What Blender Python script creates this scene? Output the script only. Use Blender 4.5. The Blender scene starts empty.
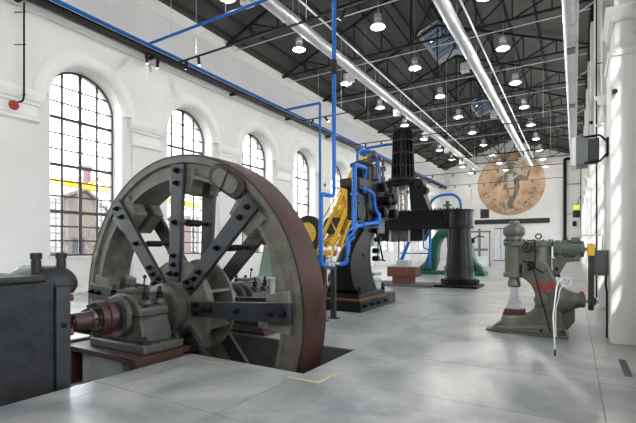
import bpy, bmesh, math, random
from mathutils import Vector, Matrix
random.seed(7)
PI = math.pi
scene = bpy.context.scene
COL = scene.collection

# ---------------------------------------------------------------- camera, sky, sun, exposure
cam_d = bpy.data.cameras.new('camera'); cam = bpy.data.objects.new('camera', cam_d); COL.objects.link(cam)
cam_d.sensor_width = 36.0; cam_d.lens = 427.0/636.0*36.0; cam_d.shift_y = 36.5/636.0
cam_d.clip_start = 0.05; cam_d.clip_end = 400
cam.location = (0, 0, 1.7); cam.rotation_euler = (PI/2, 0, math.atan2(257, 427))
scene.camera = cam
vs = scene.view_settings
vs.view_transform = 'Standard'; vs.look = 'None'; vs.gamma = 1.0; vs.use_curve_mapping = False
vs.exposure = 1.82
world = bpy.data.worlds.new('overcast_sky'); scene.world = world; world.use_nodes = True
bg = world.node_tree.nodes['Background']
bg.inputs['Color'].default_value = (0.93, 0.965, 1.0, 1); bg.inputs['Strength'].default_value = 3.2
sun_d = bpy.data.lights.new('sun', 'SUN'); sun = bpy.data.objects.new('sun', sun_d); COL.objects.link(sun)
sun_d.energy = 1.4; sun_d.angle = math.radians(1.5); sun_d.color = (1.0, 0.93, 0.82)
sun.rotation_euler = Vector((-0.32, 1.0, -0.75)).to_track_quat('-Z', 'Y').to_euler()

# ---------------------------------------------------------------- materials
MATS = {}
def mat(name, col, rough=0.5, metal=0.0, col2=None, nscale=6.0, bump=0.0, bscale=None, rvar=0.0, spec=0.5, stretch=None, fac=(0.35, 0.65), coat=0.0):
    m = bpy.data.materials.new(name); m.use_nodes = True
    nt = m.node_tree; b = nt.nodes['Principled BSDF']
    b.inputs['Base Color'].default_value = (*col, 1); b.inputs['Roughness'].default_value = rough
    b.inputs['Metallic'].default_value = metal; b.inputs['Specular IOR Level'].default_value = spec
    b.inputs['Coat Weight'].default_value = coat
    if col2 or bump or rvar:
        tc = nt.nodes.new('ShaderNodeTexCoord'); src = tc.outputs['Object']
        if stretch:
            mp = nt.nodes.new('ShaderNodeMapping'); mp.inputs['Scale'].default_value = stretch
            nt.links.new(src, mp.inputs['Vector']); src = mp.outputs['Vector']
        n = nt.nodes.new('ShaderNodeTexNoise'); n.inputs['Scale'].default_value = nscale; n.inputs['Detail'].default_value = 6; n.inputs['Roughness'].default_value = 0.6
        nt.links.new(src, n.inputs['Vector'])
        if col2:
            r = nt.nodes.new('ShaderNodeValToRGB')
            r.color_ramp.elements[0].position = fac[0]; r.color_ramp.elements[0].color = (*col, 1)
            r.color_ramp.elements[1].position = fac[1]; r.color_ramp.elements[1].color = (*col2, 1)
            nt.links.new(n.outputs['Fac'], r.inputs['Fac']); nt.links.new(r.outputs['Color'], b.inputs['Base Color'])
        if rvar:
            mr = nt.nodes.new('ShaderNodeMapRange'); mr.inputs['From Min'].default_value = 0.3; mr.inputs['From Max'].default_value = 0.7
            mr.inputs['To Min'].default_value = max(0.30, rough-rvar); mr.inputs['To Max'].default_value = min(1, rough+rvar)
            nt.links.new(n.outputs['Fac'], mr.inputs['Value']); nt.links.new(mr.outputs['Result'], b.inputs['Roughness'])
        if bump:
            n2 = nt.nodes.new('ShaderNodeTexNoise'); n2.inputs['Scale'].default_value = bscale or nscale*4; n2.inputs['Detail'].default_value = 5
            nt.links.new(src, n2.inputs['Vector'])
            bp = nt.nodes.new('ShaderNodeBump'); bp.inputs['Strength'].default_value = bump; bp.inputs['Distance'].default_value = 0.02
            nt.links.new(n2.outputs['Fac'], bp.inputs['Height']); nt.links.new(bp.outputs['Normal'], b.inputs['Normal'])
    MATS[name] = m
    return m

mat('plaster', (0.75, 0.74, 0.71), 0.75, col2=(0.80, 0.79, 0.77), nscale=0.7, bump=0.08, bscale=5)
mat('plaster_grey', (0.74, 0.745, 0.75), 0.75, col2=(0.80, 0.80, 0.80), nscale=0.5, bump=0.08, bscale=5)
mat('moulding', (0.84, 0.83, 0.80), 0.7, col2=(0.87, 0.86, 0.84), nscale=1.5)
mat('peeling', (0.72, 0.71, 0.68), 0.8, col2=(0.36, 0.33, 0.29), nscale=2.4, fac=(0.58, 0.70), bump=0.3, bscale=9)
mat('pit_concrete', (0.13, 0.125, 0.11), 0.8, col2=(0.08, 0.077, 0.068), nscale=2.0, bump=0.2)
mat('joint', (0.20, 0.185, 0.16), 0.8)
mat('frame_steel', (0.045, 0.047, 0.052), 0.45)
mat('ceiling_board', (0.046, 0.044, 0.041), 0.7, col2=(0.068, 0.065, 0.060), nscale=1.3, stretch=(1, .15, 1))
mat('truss_steel', (0.010, 0.010, 0.011), 0.5, spec=0.3)
mat('purlin_steel', (0.018, 0.018, 0.018), 0.55)
mat('black_paint', (0.004, 0.004, 0.0045), 0.36, col2=(0.008, 0.008, 0.0085), nscale=5, rvar=0.08, bump=0.05, spec=0.15)
mat('black_gloss', (0.004, 0.004, 0.0045), 0.28, col2=(0.007, 0.007, 0.0075), nscale=2, rvar=0.04, spec=0.2)
mat('dark_iron', (0.014, 0.014, 0.015), 0.42, col2=(0.028, 0.027, 0.026), nscale=4, rvar=0.12, bump=0.15, spec=0.3)
mat('housing_iron', (0.012, 0.0125, 0.014), 0.40, col2=(0.024, 0.025, 0.027), nscale=7, rvar=0.15, bump=0.12, spec=0.3)
mat('spoke_steel', (0.013, 0.015, 0.019), 0.40, col2=(0.027, 0.030, 0.036), nscale=3, rvar=0.12, bump=0.08)
mat('rim_iron', (0.085, 0.077, 0.059), 0.50, col2=(0.165, 0.152, 0.122), nscale=4, rvar=0.12, bump=0.15)
mat('tread_rust', (0.030, 0.012, 0.009), 0.42, col2=(0.048, 0.021, 0.016), nscale=3, rvar=0.08, bump=0.08, spec=0.2)
mat('bearing_grey', (0.046, 0.044, 0.037), 0.46, col2=(0.085, 0.081, 0.069), nscale=5, rvar=0.12, bump=0.12)
mat('steel_bright', (0.42, 0.41, 0.39), 0.32, metal=0.8, col2=(0.30, 0.29, 0.27), nscale=5)
mat('steel_pale', (0.45, 0.47, 0.49), 0.4, metal=0.3, col2=(0.36, 0.38, 0.40), nscale=5)
mat('coupling_red', (0.036, 0.014, 0.012), 0.42, col2=(0.055, 0.023, 0.019), nscale=8, rvar=0.1, bump=0.15)
mat('plate_red', (0.060, 0.019, 0.015), 0.45, col2=(0.040, 0.016, 0.014), nscale=4, rvar=0.1)
mat('rust_red', (0.20, 0.04, 0.015), 0.6)
mat('anvil_red', (0.14, 0.042, 0.026), 0.6, col2=(0.10, 0.031, 0.021), nscale=5)
mat('plinth_white', (0.30, 0.30, 0.29), 0.7, col2=(0.24, 0.24, 0.235), nscale=4)
mat('pit_tile', (0.44, 0.39, 0.36), 0.45, col2=(0.52, 0.47, 0.44), nscale=3)
mat('blue_paint', (0.003, 0.110, 0.44), 0.35, spec=0.3)
mat('yellow_paint', (0.74, 0.43, 0.010), 0.42, col2=(0.66, 0.37, 0.008), nscale=6)
mat('green_paint', (0.004, 0.085, 0.050), 0.35, col2=(0.003, 0.065, 0.038), nscale=4)
mat('pale_green', (0.085, 0.15, 0.10), 0.45, col2=(0.07, 0.13, 0.085), nscale=4)
mat('hammer_olive', (0.076, 0.078, 0.060), 0.40, col2=(0.104, 0.105, 0.083), nscale=5, rvar=0.1, bump=0.1)
mat('motor_green', (0.085, 0.096, 0.072), 0.42)
mat('galvanised', (0.70, 0.72, 0.74), 0.34, metal=0.6, col2=(0.60, 0.62, 0.64), nscale=7)
mat('lamp_shade', (0.75, 0.77, 0.76), 0.3, metal=0.3)
mat('white_paint', (0.74, 0.75, 0.75), 0.45)
mat('grey_box', (0.16, 0.163, 0.166), 0.5)
mat('rubber', (0.012, 0.012, 0.012), 0.6, spec=0.3)
mat('belt_dark', (0.022, 0.020, 0.019), 0.6)
mat('hose_white', (0.70, 0.70, 0.68), 0.5)
mat('red_paint', (0.35, 0.008, 0.012), 0.4)
mat('red_letter', (0.50, 0.010, 0.012), 0.5)
mat('copper_line', (0.16, 0.06, 0.022), 0.5)
mat('tape_yellow', (0.55, 0.50, 0.24), 0.6)
mat('wood_brown', (0.15, 0.09, 0.05), 0.6)
mat('mural_sand', (0.40, 0.245, 0.135), 0.8, col2=(0.66, 0.47, 0.31), nscale=0.55, fac=(0.38, 0.62))
mat('mural_dark', (0.14, 0.115, 0.085), 0.8, col2=(0.26, 0.21, 0.15), nscale=1.6)
mat('mural_pale', (0.56, 0.50, 0.42), 0.8, col2=(0.42, 0.35, 0.27), nscale=1.5)
mat('mural_rust', (0.44, 0.20, 0.11), 0.8)
mat('roof_slate', (0.10, 0.095, 0.09), 0.7)
mat('ground', (0.13, 0.125, 0.12), 0.9)
mat('brown_beam', (0.022, 0.018, 0.018), 0.6)

def floor_material():
    m = bpy.data.materials.new('polished_concrete'); m.use_nodes = True; nt = m.node_tree; b = nt.nodes['Principled BSDF']
    tc = nt.nodes.new('ShaderNodeTexCoord')
    def noise(s, d=8, r=0.5, dist=0.0):
        n = nt.nodes.new('ShaderNodeTexNoise'); n.inputs['Scale'].default_value = s; n.inputs['Detail'].default_value = d
        n.inputs['Roughness'].default_value = r; n.inputs['Distortion'].default_value = dist
        nt.links.new(tc.outputs['Object'], n.inputs['Vector']); return n
    a = noise(0.55, 6, 0.58, 1.2); c = noise(9, 3, 0.5)
    r = nt.nodes.new('ShaderNodeValToRGB'); e = r.color_ramp.elements
    r.color_ramp.interpolation = 'EASE'; e[0].position = 0.30; e[0].color = (0.185, 0.195, 0.202, 1); e[1].position = 0.70; e[1].color = (0.43, 0.43, 0.415, 1)
    nt.links.new(a.outputs['Fac'], r.inputs['Fac'])
    r2 = nt.nodes.new('ShaderNodeValToRGB'); e = r2.color_ramp.elements
    e[0].position = 0.3; e[0].color = (0.92, 0.92, 0.92, 1); e[1].position = 0.7; e[1].color = (1.03, 1.03, 1.03, 1)
    nt.links.new(c.outputs['Fac'], r2.inputs['Fac'])
    mx = nt.nodes.new('ShaderNodeMix'); mx.data_type = 'RGBA'; mx.blend_type = 'MULTIPLY'; mx.inputs['Factor'].default_value = 1
    nt.links.new(r.outputs['Color'], mx.inputs['A']); nt.links.new(r2.outputs['Color'], mx.inputs['B']); nt.links.new(mx.outputs['Result'], b.inputs['Base Color'])
    b.inputs['Roughness'].default_value = .29
    MATS['floor'] = m
floor_material()

def brick_material(name, c1, c2, mortar, scale):
    m = bpy.data.materials.new(name); m.use_nodes = True; nt = m.node_tree; b = nt.nodes['Principled BSDF']
    tc = nt.nodes.new('ShaderNodeTexCoord'); mp = nt.nodes.new('ShaderNodeMapping'); mp.inputs['Rotation'].default_value = (PI/2, 0, PI/2)
    br = nt.nodes.new('ShaderNodeTexBrick'); br.inputs['Scale'].default_value = scale
    br.inputs['Color1'].default_value = (*c1, 1); br.inputs['Color2'].default_value = (*c2, 1); br.inputs['Mortar'].default_value = (*mortar, 1)
    nt.links.new(tc.outputs['Object'], mp.inputs['Vector']); nt.links.new(mp.outputs['Vector'], br.inputs['Vector'])
    nt.links.new(br.outputs['Color'], b.inputs['Base Color']); b.inputs['Roughness'].default_value = .85
    MATS[name] = m
brick_material('brick_red', (0.11, 0.050, 0.042), (0.09, 0.045, 0.04), (0.12, 0.10, 0.09), 3.0)
brick_material('brick_pale', (0.66, 0.47, 0.37), (0.60, 0.42, 0.33), (0.68, 0.60, 0.54), 4.0)

def glass_material(name, tint, refl=0.06):
    m = bpy.data.materials.new(name); m.use_nodes = True; nt = m.node_tree; nt.nodes.remove(nt.nodes['Principled BSDF'])
    t = nt.nodes.new('ShaderNodeBsdfTransparent'); t.inputs['Color'].default_value = (*tint, 1)
    g = nt.nodes.new('ShaderNodeBsdfGlossy'); g.inputs['Roughness'].default_value = 0.02
    mx = nt.nodes.new('ShaderNodeMixShader'); mx.inputs['Fac'].default_value = refl
    nt.links.new(t.outputs[0], mx.inputs[1]); nt.links.new(g.outputs[0], mx.inputs[2])
    nt.links.new(mx.outputs[0], nt.nodes['Material Output'].inputs['Surface']); MATS[name] = m
glass_material('window_glass', (0.93, 0.95, 0.96))
glass_material('skylight_glass', (0.095, 0.108, 0.125), 0.05)

def glow_material(name, col, s):
    m = bpy.data.materials.new(name); m.use_nodes = True; b = m.node_tree.nodes['Principled BSDF']
    b.inputs['Base Color'].default_value = (*col, 1); b.inputs['Emission Color'].default_value = (*col, 1); b.inputs['Emission Strength'].default_value = s
    MATS[name] = m
glow_material('lamp_lens', (0.34, 0.37, 0.32), 0.12)
glow_material('spot_glow', (1.0, 0.97, 0.9), 3.0)
glow_material('signal_yellow', (0.95, 0.72, 0.02), 0.2)

# ---------------------------------------------------------------- mesh helpers
def fillet(pts, r, n=5):
    pts = [Vector(p) for p in pts]; out = [pts[0]]
    for i in range(1, len(pts)-1):
        a, b, c = pts[i-1], pts[i], pts[i+1]
        d1 = (a-b); d2 = (c-b); rr = min(r, d1.length*.49, d2.length*.49)
        p = b+d1.normalized()*rr; q = b+d2.normalized()*rr
        for k in range(n+1):
            t = k/n; out.append(p*(1-t)**2 + b*2*t*(1-t) + q*t*t)
    out.append(pts[-1]); return out

class MB:
    def __init__(s): s.v = []; s.f = []
    def add(s, vs, fs):
        o = len(s.v); s.v += [tuple(x) for x in vs]; s.f += [tuple(i+o for i in f) for f in fs]; return s
    def box(s, x0, x1, y0, y1, z0, z1):
        return s.add([(x0,y0,z0),(x1,y0,z0),(x1,y1,z0),(x0,y1,z0),(x0,y0,z1),(x1,y0,z1),(x1,y1,z1),(x0,y1,z1)],
                     [(0,3,2,1),(4,5,6,7),(0,1,5,4),(1,2,6,5),(2,3,7,6),(3,0,4,7)])
    def hexa(s, b, t):   # 4 bottom pts, 4 top pts
        return s.add(list(b)+list(t), [(0,3,2,1),(4,5,6,7),(0,1,5,4),(1,2,6,5),(2,3,7,6),(3,0,4,7)])
    def bar(s, p0, p1, w, h, up=(0,0,1)):   # rectangular bar between points
        p0 = Vector(p0); p1 = Vector(p1); d = (p1-p0).normalized(); u = Vector(up)
        if abs(d.dot(u)) > .98: u = Vector((1,0,0)) if abs(d.x) < .9 else Vector((0,1,0))
        r = d.cross(u).normalized(); u = r.cross(d).normalized()
        q = [(-w/2,-h/2),(w/2,-h/2),(w/2,h/2),(-w/2,h/2)]
        return s.hexa([p0+r*a+u*b for a,b in q], [p1+r*a+u*b for a,b in q])
    def rings(s, rings, closed=False, caps=True):
        n = len(rings[0]); o = len(s.v)
        for r in rings: s.v += [tuple(p) for p in r]
        m = len(rings)
        for i in range(m if closed else m-1):
            a = o+i*n; b = o+((i+1) % m)*n
            for k in range(n): s.f.append((a+k, a+(k+1)%n, b+(k+1)%n, b+k))
        if caps and not closed:
            s.f.append(tuple(o+k for k in range(n))[::-1]); s.f.append(tuple(o+(m-1)*n+k for k in range(n)))
        return s
    def cyl(s, p0, p1, r, r1=None, n=16, rot=0):
        return s.lathe([(r,0),(r if r1 is None else r1,(Vector(p1)-Vector(p0)).length)], p0, Vector(p1)-Vector(p0), n, rot)
    def lathe(s, prof, org, axis=(0,0,1), n=24, rot=0, closed=False):
        d = Vector(axis).normalized(); org = Vector(org)
        u = Vector((1,0,0)) if abs(d.x) < .9 else Vector((0,1,0))
        u = (u-d*u.dot(d)).normalized(); w = d.cross(u)
        R = [[org+d*h+u*(r*math.cos(2*PI*k/n+rot))+w*(r*math.sin(2*PI*k/n+rot)) for k in range(n)] for r, h in prof]
        return s.rings(R, closed=closed, caps=not closed)
    def tube(s, pts, r, n=8):
        pts = [Vector(p) for p in pts]; R = []; pu = None
        for i, p in enumerate(pts):
            d = (pts[min(i+1,len(pts)-1)]-pts[max(i-1,0)]).normalized()
            if pu is None:
                pu = Vector((0,0,1)) if abs(d.z) < .9 else Vector((1,0,0))
            pu = (pu-d*pu.dot(d)).normalized(); w = d.cross(pu)
            R.append([p+pu*(r*math.cos(2*PI*k/n))+w*(r*math.sin(2*PI*k/n)) for k in range(n)])
        return s.rings(R)
    def prism(s, poly, plane, a0, a1):
        f = {'xz': lambda p,a: (p[0],a,p[1]), 'yz': lambda p,a: (a,p[0],p[1]), 'xy': lambda p,a: (p[0],p[1],a)}[plane]
        n = len(poly); o = len(s.v)
        s.v += [f(p,a0) for p in poly]+[f(p,a1) for p in poly]
        s.f.append(tuple(o+k for k in range(n))); s.f.append(tuple(o+n+k for k in range(n))[::-1])
        for k in range(n): s.f.append((o+k, o+n+k, o+n+(k+1)%n, o+(k+1)%n))
        return s
    def loft(s, secs):   # list of (z,x0,x1,y0,y1)
        return s.rings([[(x0,y0,z),(x1,y0,z),(x1,y1,z),(x0,y1,z)] for z,x0,x1,y0,y1 in secs])
    def arc(s, c, plane, r0, r1, t0, t1, a0, a1, n=24):  # ring sector extruded a0..a1
        f = {'xz': lambda r,t,a: (c[0]+r*math.cos(t),a,c[1]+r*math.sin(t)), 'yz': lambda r,t,a: (a,c[0]+r*math.cos(t),c[1]+r*math.sin(t))}[plane]
        R = []
        for k in range(n+1):
            t = t0+(t1-t0)*k/n; R.append([f(r0,t,a0),f(r1,t,a0),f(r1,t,a1),f(r0,t,a1)])
        return s.rings(R)
    def mesh(s, name, off=(0,0,0), smooth=38):
        me = bpy.data.meshes.new(name); o = Vector(off)
        me.from_pydata([tuple(Vector(p)-o) for p in s.v], [], s.f)
        bm = bmesh.new(); bm.from_mesh(me); bmesh.ops.recalc_face_normals(bm, faces=bm.faces)
        bm.to_mesh(me); bm.free()
        if smooth:
            me.shade_smooth(); me.set_sharp_from_angle(angle=math.radians(smooth))
        return me
    def build(s, name, m, parent=None, bev=0, smooth=38, label=None, seg=2):
        off = world_loc(parent); me = s.mesh(name, off, smooth)
        me.materials.append(MATS[m])
        return link(name, me, parent, bev=bev, label=label, seg=seg)

def world_loc(o):
    v = Vector((0,0,0))
    while o is not None: v = v+o.location; o = o.parent
    return v
def link(name, me, parent=None, loc=(0,0,0), bev=0, label=None, seg=2):
    o = bpy.data.objects.new(name, me); COL.objects.link(o); o.location = loc
    if parent is not None: o.parent = parent
    if bev:
        b = o.modifiers.new('bevel', 'BEVEL'); b.width = bev; b.segments = seg; b.limit_method = 'ANGLE'; b.angle_limit = math.radians(40)
    if label: o['label'] = label
    return o
def T(name, label, cat, loc=(0,0,0), group=None):
    o = bpy.data.objects.new(name, None); COL.objects.link(o); o.location = loc; o.empty_display_size = .1
    return tag(o, label, cat, group)
def tag(o, label, cat=None, group=None, kind=None):
    o['label'] = label
    if cat: o['category'] = cat
    if group: o['group'] = group
    if kind: o['kind'] = kind
    return o
def S(name, label, cat=None, loc=(0,0,0)):
    o = bpy.data.objects.new(name, None); COL.objects.link(o); o.location = loc
    return tag(o, label, cat, kind='structure')
def copy_tree(o, parent=None):
    c = o.copy(); COL.objects.link(c); c.parent = parent
    for ch in list(o.children): copy_tree(ch, c)
    return c
ORD = ['first','second','third','fourth','fifth','sixth','seventh','eighth','ninth','tenth','eleventh','twelfth','thirteenth','fourteenth','fifteenth','sixteenth']

# shared hex bolt (head radius 1, along +z)
_b = MB(); _b.lathe([(1.25,0),(1.25,.15)], (0,0,0), (0,0,1), 12); _b.lathe([(1,.15),(1,.8),(.85,.9)], (0,0,0), (0,0,1), 6); _b.lathe([(.55,.9),(.55,1.5),(.45,1.6)], (0,0,0), (0,0,1), 8)
BOLT = {}
def bolt(p, axis, r, m, parent, h=None, name='bolt'):
    if m not in BOLT:
        me = _b.mesh('bolt'); me.materials.append(MATS[m]); BOLT[m] = me
    o = link(name, BOLT[m], parent); o.location = Vector(p)-world_loc(parent)
    o.rotation_euler = Vector(axis).to_track_quat('Z','Y').to_euler(); o.scale = (r, r, (h or r)); return o

# ================================================================ THE HALL
XL, XR, Y0, Y1 = -16.3, 0.95, -9.0, 63.0
EAVE, XA, ZA = 13.0, -7.675, 16.4
BAY = 5.2; WC = 9.685
def roofz(x): return EAVE+(ZA-EAVE)*(1-abs(x-XA)/(XA-XL))

# ---- floor: cast slabs with sunk joints around the machine pits
floor = S('floor', 'polished grey concrete floor with joints and machine pits', 'floor')
MB().box(XL-.7, XR+.7, Y0, 2.0, -.5, -.02).box(XL-.7, -9.3, 2.0, Y1, -.5, -.02).box(-3.1, XR+.7, 2.0, Y1, -.5, -.02) \
    .box(-9.3, -3.1, 7.0, Y1, -.5, -.02).box(-9.3,-8.0,2.0,4.7,-.5,-.02).box(-5.0,-3.1,2.0,4.7,-.5,-.02).build('sub_base', 'joint', floor, smooth=0)
XC = [XL, -12.2, -9.3, -8.0, -5.28, -4.86, -3.15, 0.26, XR+.7]
YC = [Y0, -3.0, 1.0, 3.2, 4.85, 6.45, 11.6, 16.8, 22.0, 27.2, 32.4, 37.6, 42.8, 48.0, 53.2, 58.4, Y1]
def inpit(x, y): return (-8.0 < x < -5.28 and 1.0 < y < 4.85) or (-9.3 < x < -3.15 and 4.85 < y < 6.45)
g = .004
def slab(x0, x1, y0, y1):
    MB().box(x0+g, x1-g, y0+g, y1-g, -.15, 0).build('floor_slab', 'floor', floor, smooth=0)
cols_far = [XL, -12.2, -8.0, -3.15, 0.26, XR+.7]
for j in range(len(YC)-1):
    xs = XC if 1.0 <= YC[j] < 6.4 else cols_far
    for i in range(len(xs)-1):
        if not inpit((xs[i]+xs[i+1])/2, (YC[j]+YC[j+1])/2): slab(xs[i], xs[i+1], YC[j], YC[j+1])
pit = MB()
pit.box(-8.2,-7.98,1.0,4.85,-.6,-.02).box(-5.28,-5.1,1.0,4.7,-.6,-.02).box(-8.2,-5.1,.8,1.0,-.6,-.02)
pit.box(-9.5,-3.0,6.45,6.65,-2.6,-.02).box(-9.5,-9.3,4.7,6.6,-2.6,-.02).box(-3.15,-2.95,4.7,6.6,-2.6,-.02)
pit.box(-9.5,-8.0,4.7,4.85,-2.6,-.02).box(-5.28,-3.0,4.7,4.85,-2.6,-.02).box(-8.0,-5.28,4.72,4.85,-2.6,-.5).box(-9.5,-2.95,4.7,6.65,-2.7,-2.6)
pit.box(-8.2,-5.1,.8,4.72,-.75,-.56)
pit.build('pit_wall', 'pit_concrete', floor, smooth=0)
for i in range(5):
    for j in range(7):
        x = -8.0+i*.544; y = 1.0+j*.531
        MB().box(x+.005, x+.539, y+.005, y+.526, -.56, -.50).build('floor_tile', 'pit_tile', floor, smooth=0)
MB().box(-4.75,-4.42,4.60,4.645,0,.003).build('tape_strip','tape_yellow',floor,smooth=0)
MB().prism([(-3.25,4.60),(-2.75,4.60),(-2.75,5.1),(-2.80,5.1),(-2.80,4.65),(-3.25,4.65)],'xy',0,.003).build('tape_strip','tape_yellow',floor,smooth=0)
MB().prism([(-1.9,9.75),(-1.86,9.75),(-1.7,10.9),(-1.74,10.9)],'xy',0,.003).build('tape_strip','tape_yellow',floor,smooth=0)
MB().box(-5.0,-4.2,16.3,16.36,0,.003).build('tape_strip','tape_yellow',floor,smooth=0)
dr = T('drain_grate', 'narrow dark metal drain grate set in the floor beside the white right wall', 'grate', (.61,7.45,0))
MB().box(.56,.66,6.95,7.95,0,.006).build('frame','grey_box',dr)
for k in range(18): MB().box(.57,.65,7.0+k*.053,7.02+k*.053,.006,.010).build('slat','frame_steel',dr,smooth=0)

# ---- walls with arched windows
def arched_wall(xi, xo, centers, R, sill, spring, y0, y1, z0, z1, nseg=20):
    mb = MB()
    def quadstrip(x):
        cuts = y0
        edges = []
        for c in centers:
            edges.append((cuts, c-R)); cuts = c+R
        edges.append((cuts, y1))
        for a, b in edges:
            if b-a > 1e-4: mb.add([(x,a,z0),(x,b,z0),(x,b,z1),(x,a,z1)], [(0,1,2,3)])
        for c in centers:
            if sill > z0: mb.add([(x,c-R,z0),(x,c+R,z0),(x,c+R,sill),(x,c-R,sill)], [(0,1,2,3)])
            for k in range(nseg):
                t0 = PI-PI*k/nseg; t1 = PI-PI*(k+1)/nseg
                a = (c+R*math.cos(t0), spring+R*math.sin(t0)); b = (c+R*math.cos(t1), spring+R*math.sin(t1))
                mb.add([(x,a[0],a[1]),(x,b[0],b[1]),(x,b[0],z1),(x,a[0],z1)], [(0,1,2,3)])
    quadstrip(xi); quadstrip(xo)
    for c in centers:
        path = [(c-R,sill),(c-R,spring)]+[(c+R*math.cos(PI-PI*k/nseg),spring+R*math.sin(PI-PI*k/nseg)) for k in range(1,nseg)]+[(c+R,spring),(c+R,sill)]
        for k in range(len(path)):
            a = path[k]; b = path[(k+1)%len(path)]
            mb.add([(xi,a[0],a[1]),(xo,a[0],a[1]),(xo,b[0],b[1]),(xi,b[0],b[1])], [(0,1,2,3)])
    for y in (y0, y1): mb.add([(xi,y,z0),(xo,y,z0),(xo,y,z1),(xi,y,z1)], [(0,1,2,3)])
    mb.add([(xi,y0,z1),(xo,y0,z1),(xo,y1,z1),(xi,y1,z1)], [(0,1,2,3)])
    return mb
LC = [WC+BAY*k for k in range(-3, 11)]; LC = [c for c in LC if c+2 < Y1]
RWIN, SILL, SPR = 1.435, 1.40, 7.22
def merge(mb_obj_mesh):
    bm = bmesh.new(); bm.from_mesh(mb_obj_mesh); bmesh.ops.remove_doubles(bm, verts=bm.verts, dist=1e-4); bmesh.ops.recalc_face_normals(bm, faces=bm.faces)
    bm.to_mesh(mb_obj_mesh); bm.free(); mb_obj_mesh.set_sharp_from_angle(angle=math.radians(30))
wall_left = arched_wall(XL, XL-.70, LC, RWIN, SILL, SPR, Y0, Y1, -.3, EAVE).build('wall_left', 'plaster'); merge(wall_left.data)
tag(wall_left, 'long white plastered wall with a row of tall arched windows', 'wall', kind='structure')
wb = arched_wall(XL-.70, XL-.95, LC, RWIN-.02, SILL, SPR, Y0, Y1, -.3, EAVE+.3).build('wall_exterior', 'brick_pale'); merge(wb.data)
tag(wb, 'pale brick outer skin of the window wall', 'wall', kind='structure')
# mouldings on the left wall: archivolts, pilasters, imposts, string course
for k, c in enumerate(LC):
    if c < 3: continue
    prof = [(1.46,0),(1.46,.06),(1.52,.14),(1.66,.20),(1.80,.21),(1.94,.17),(2.02,.09),(2.05,0)]
    R = []
    for q in range(25):
        t = PI*q/24; R.append([(XL+d-.01, c+r*math.cos(t), SPR+r*math.sin(t)) for r, d in prof])
    MB().rings(R).build('archivolt', 'moulding', wall_left, smooth=50)
PIL = [c+BAY/2 for c in LC if c > -5]+[LC[-1]+BAY/2+.2]
for c in [LC[2]-BAY/2]+PIL:
    if c > Y1-1: continue
    MB().box(XL-.01, XL+.10, c-.72, c+.72, 0, 6.3).build('pilaster', 'plaster', wall_left)
    MB().loft([(6.05,XL-.01,XL+.12,c-.72,c+.72),(6.12,XL-.01,XL+.20,c-.78,c+.78),(6.20,XL-.01,XL+.20,c-.78,c+.78),(6.22,XL-.01,XL+.12,c-.72,c+.72)]).build('necking_mould', 'moulding', wall_left)
    MB().loft([(6.22,XL-.01,XL+.08,c-.70,c+.70),(6.66,XL-.01,XL+.08,c-.70,c+.70),(6.68,XL-.01,XL+.14,c-.76,c+.76),(6.78,XL-.01,XL+.16,c-.78,c+.78),(6.80,XL-.01,XL+.20,c-.82,c+.82),(6.93,XL-.01,XL+.26,c-.87,c+.87),(7.05,XL-.01,XL+.29,c-.90,c+.90),(7.18,XL-.01,XL+.29,c-.90,c+.90),(7.24,XL-.01,XL+.05,c-.8,c+.8)]).build('impost_cornice', 'moulding', wall_left)
MB().prism([(XL-.01,9.95),(XL+.10,9.95),(XL+.14,10.05),(XL+.22,10.12),(XL+.22,10.2),(XL+.10,10.26),(XL-.01,10.26)],'xz',Y0,Y1).build('string_course','moulding',wall_left)
MB().prism([(XL-.01,12.35),(XL+.05,12.35),(XL+.10,12.45),(XL+.10,12.55),(XL-.01,12.62)],'xz',Y0,Y1).build('eaves_mould','plaster',wall_left)
up = MB().box(XL-.005, XL+.02, Y0, Y1, 10.26, 12.36).build('upper_wall_panel','plaster_grey',wall_left)
for c in LC:
    if c > 3: MB().box(XL-.55, XL+.06, c-RWIN-.05, c+RWIN+.05, SILL-.08, SILL).build('window_sill','moulding',wall_left)

# right wall: piers between window openings
RC = [9.75+BAY/2+BAY*k for k in range(-4, 10)]; RC = [c for c in RC if c+2 < Y1 and c-2 > Y0]
wall_right = arched_wall(XR, XR+.7, RC, RWIN, SILL, 7.0, Y0, Y1, -.3, EAVE).build('wall_right','plaster'); merge(wall_right.data)
tag(wall_right, 'white plastered right wall with projecting piers', 'wall', kind='structure')
for k in range(0, 11):
    c = 9.75+BAY*k
    if c > Y1-1: continue
    MB().box(.54, XR+.01, c-.55, c+.55, 0, 5.10).build('pier','moulding',wall_right, bev=.01)
    MB().loft([(5.10,.52,XR+.01,c-.57,c+.57),(5.18,.50,XR+.01,c-.59,c+.59),(5.23,.58,XR+.01,c-.5,c+.5)]).build('pier_ledge','moulding',wall_right)
    MB().box(.60, XR+.01, c-.50, c+.50, 5.22, 5.75).build('pier_panel','peeling',wall_right)
    MB().loft([(5.72,.58,XR+.01,c-.52,c+.52),(5.76,.53,XR+.01,c-.56,c+.56),(5.84,.52,XR+.01,c-.57,c+.57),(5.90,.47,XR+.01,c-.61,c+.61),(5.97,.47,XR+.01,c-.61,c+.61),(6.0,.62,XR+.01,c-.5,c+.5)]).build('pier_capital','moulding',wall_right)
    MB().box(.66, XR+.01, c-.48, c+.48, 5.98, EAVE-.2).build('upper_pier','peeling' if k in (0,1) else 'plaster',wall_right)
wb2 = MB().box(XL-1.05, XR+1.0, Y1, Y1+.6, -.3, EAVE)
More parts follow.
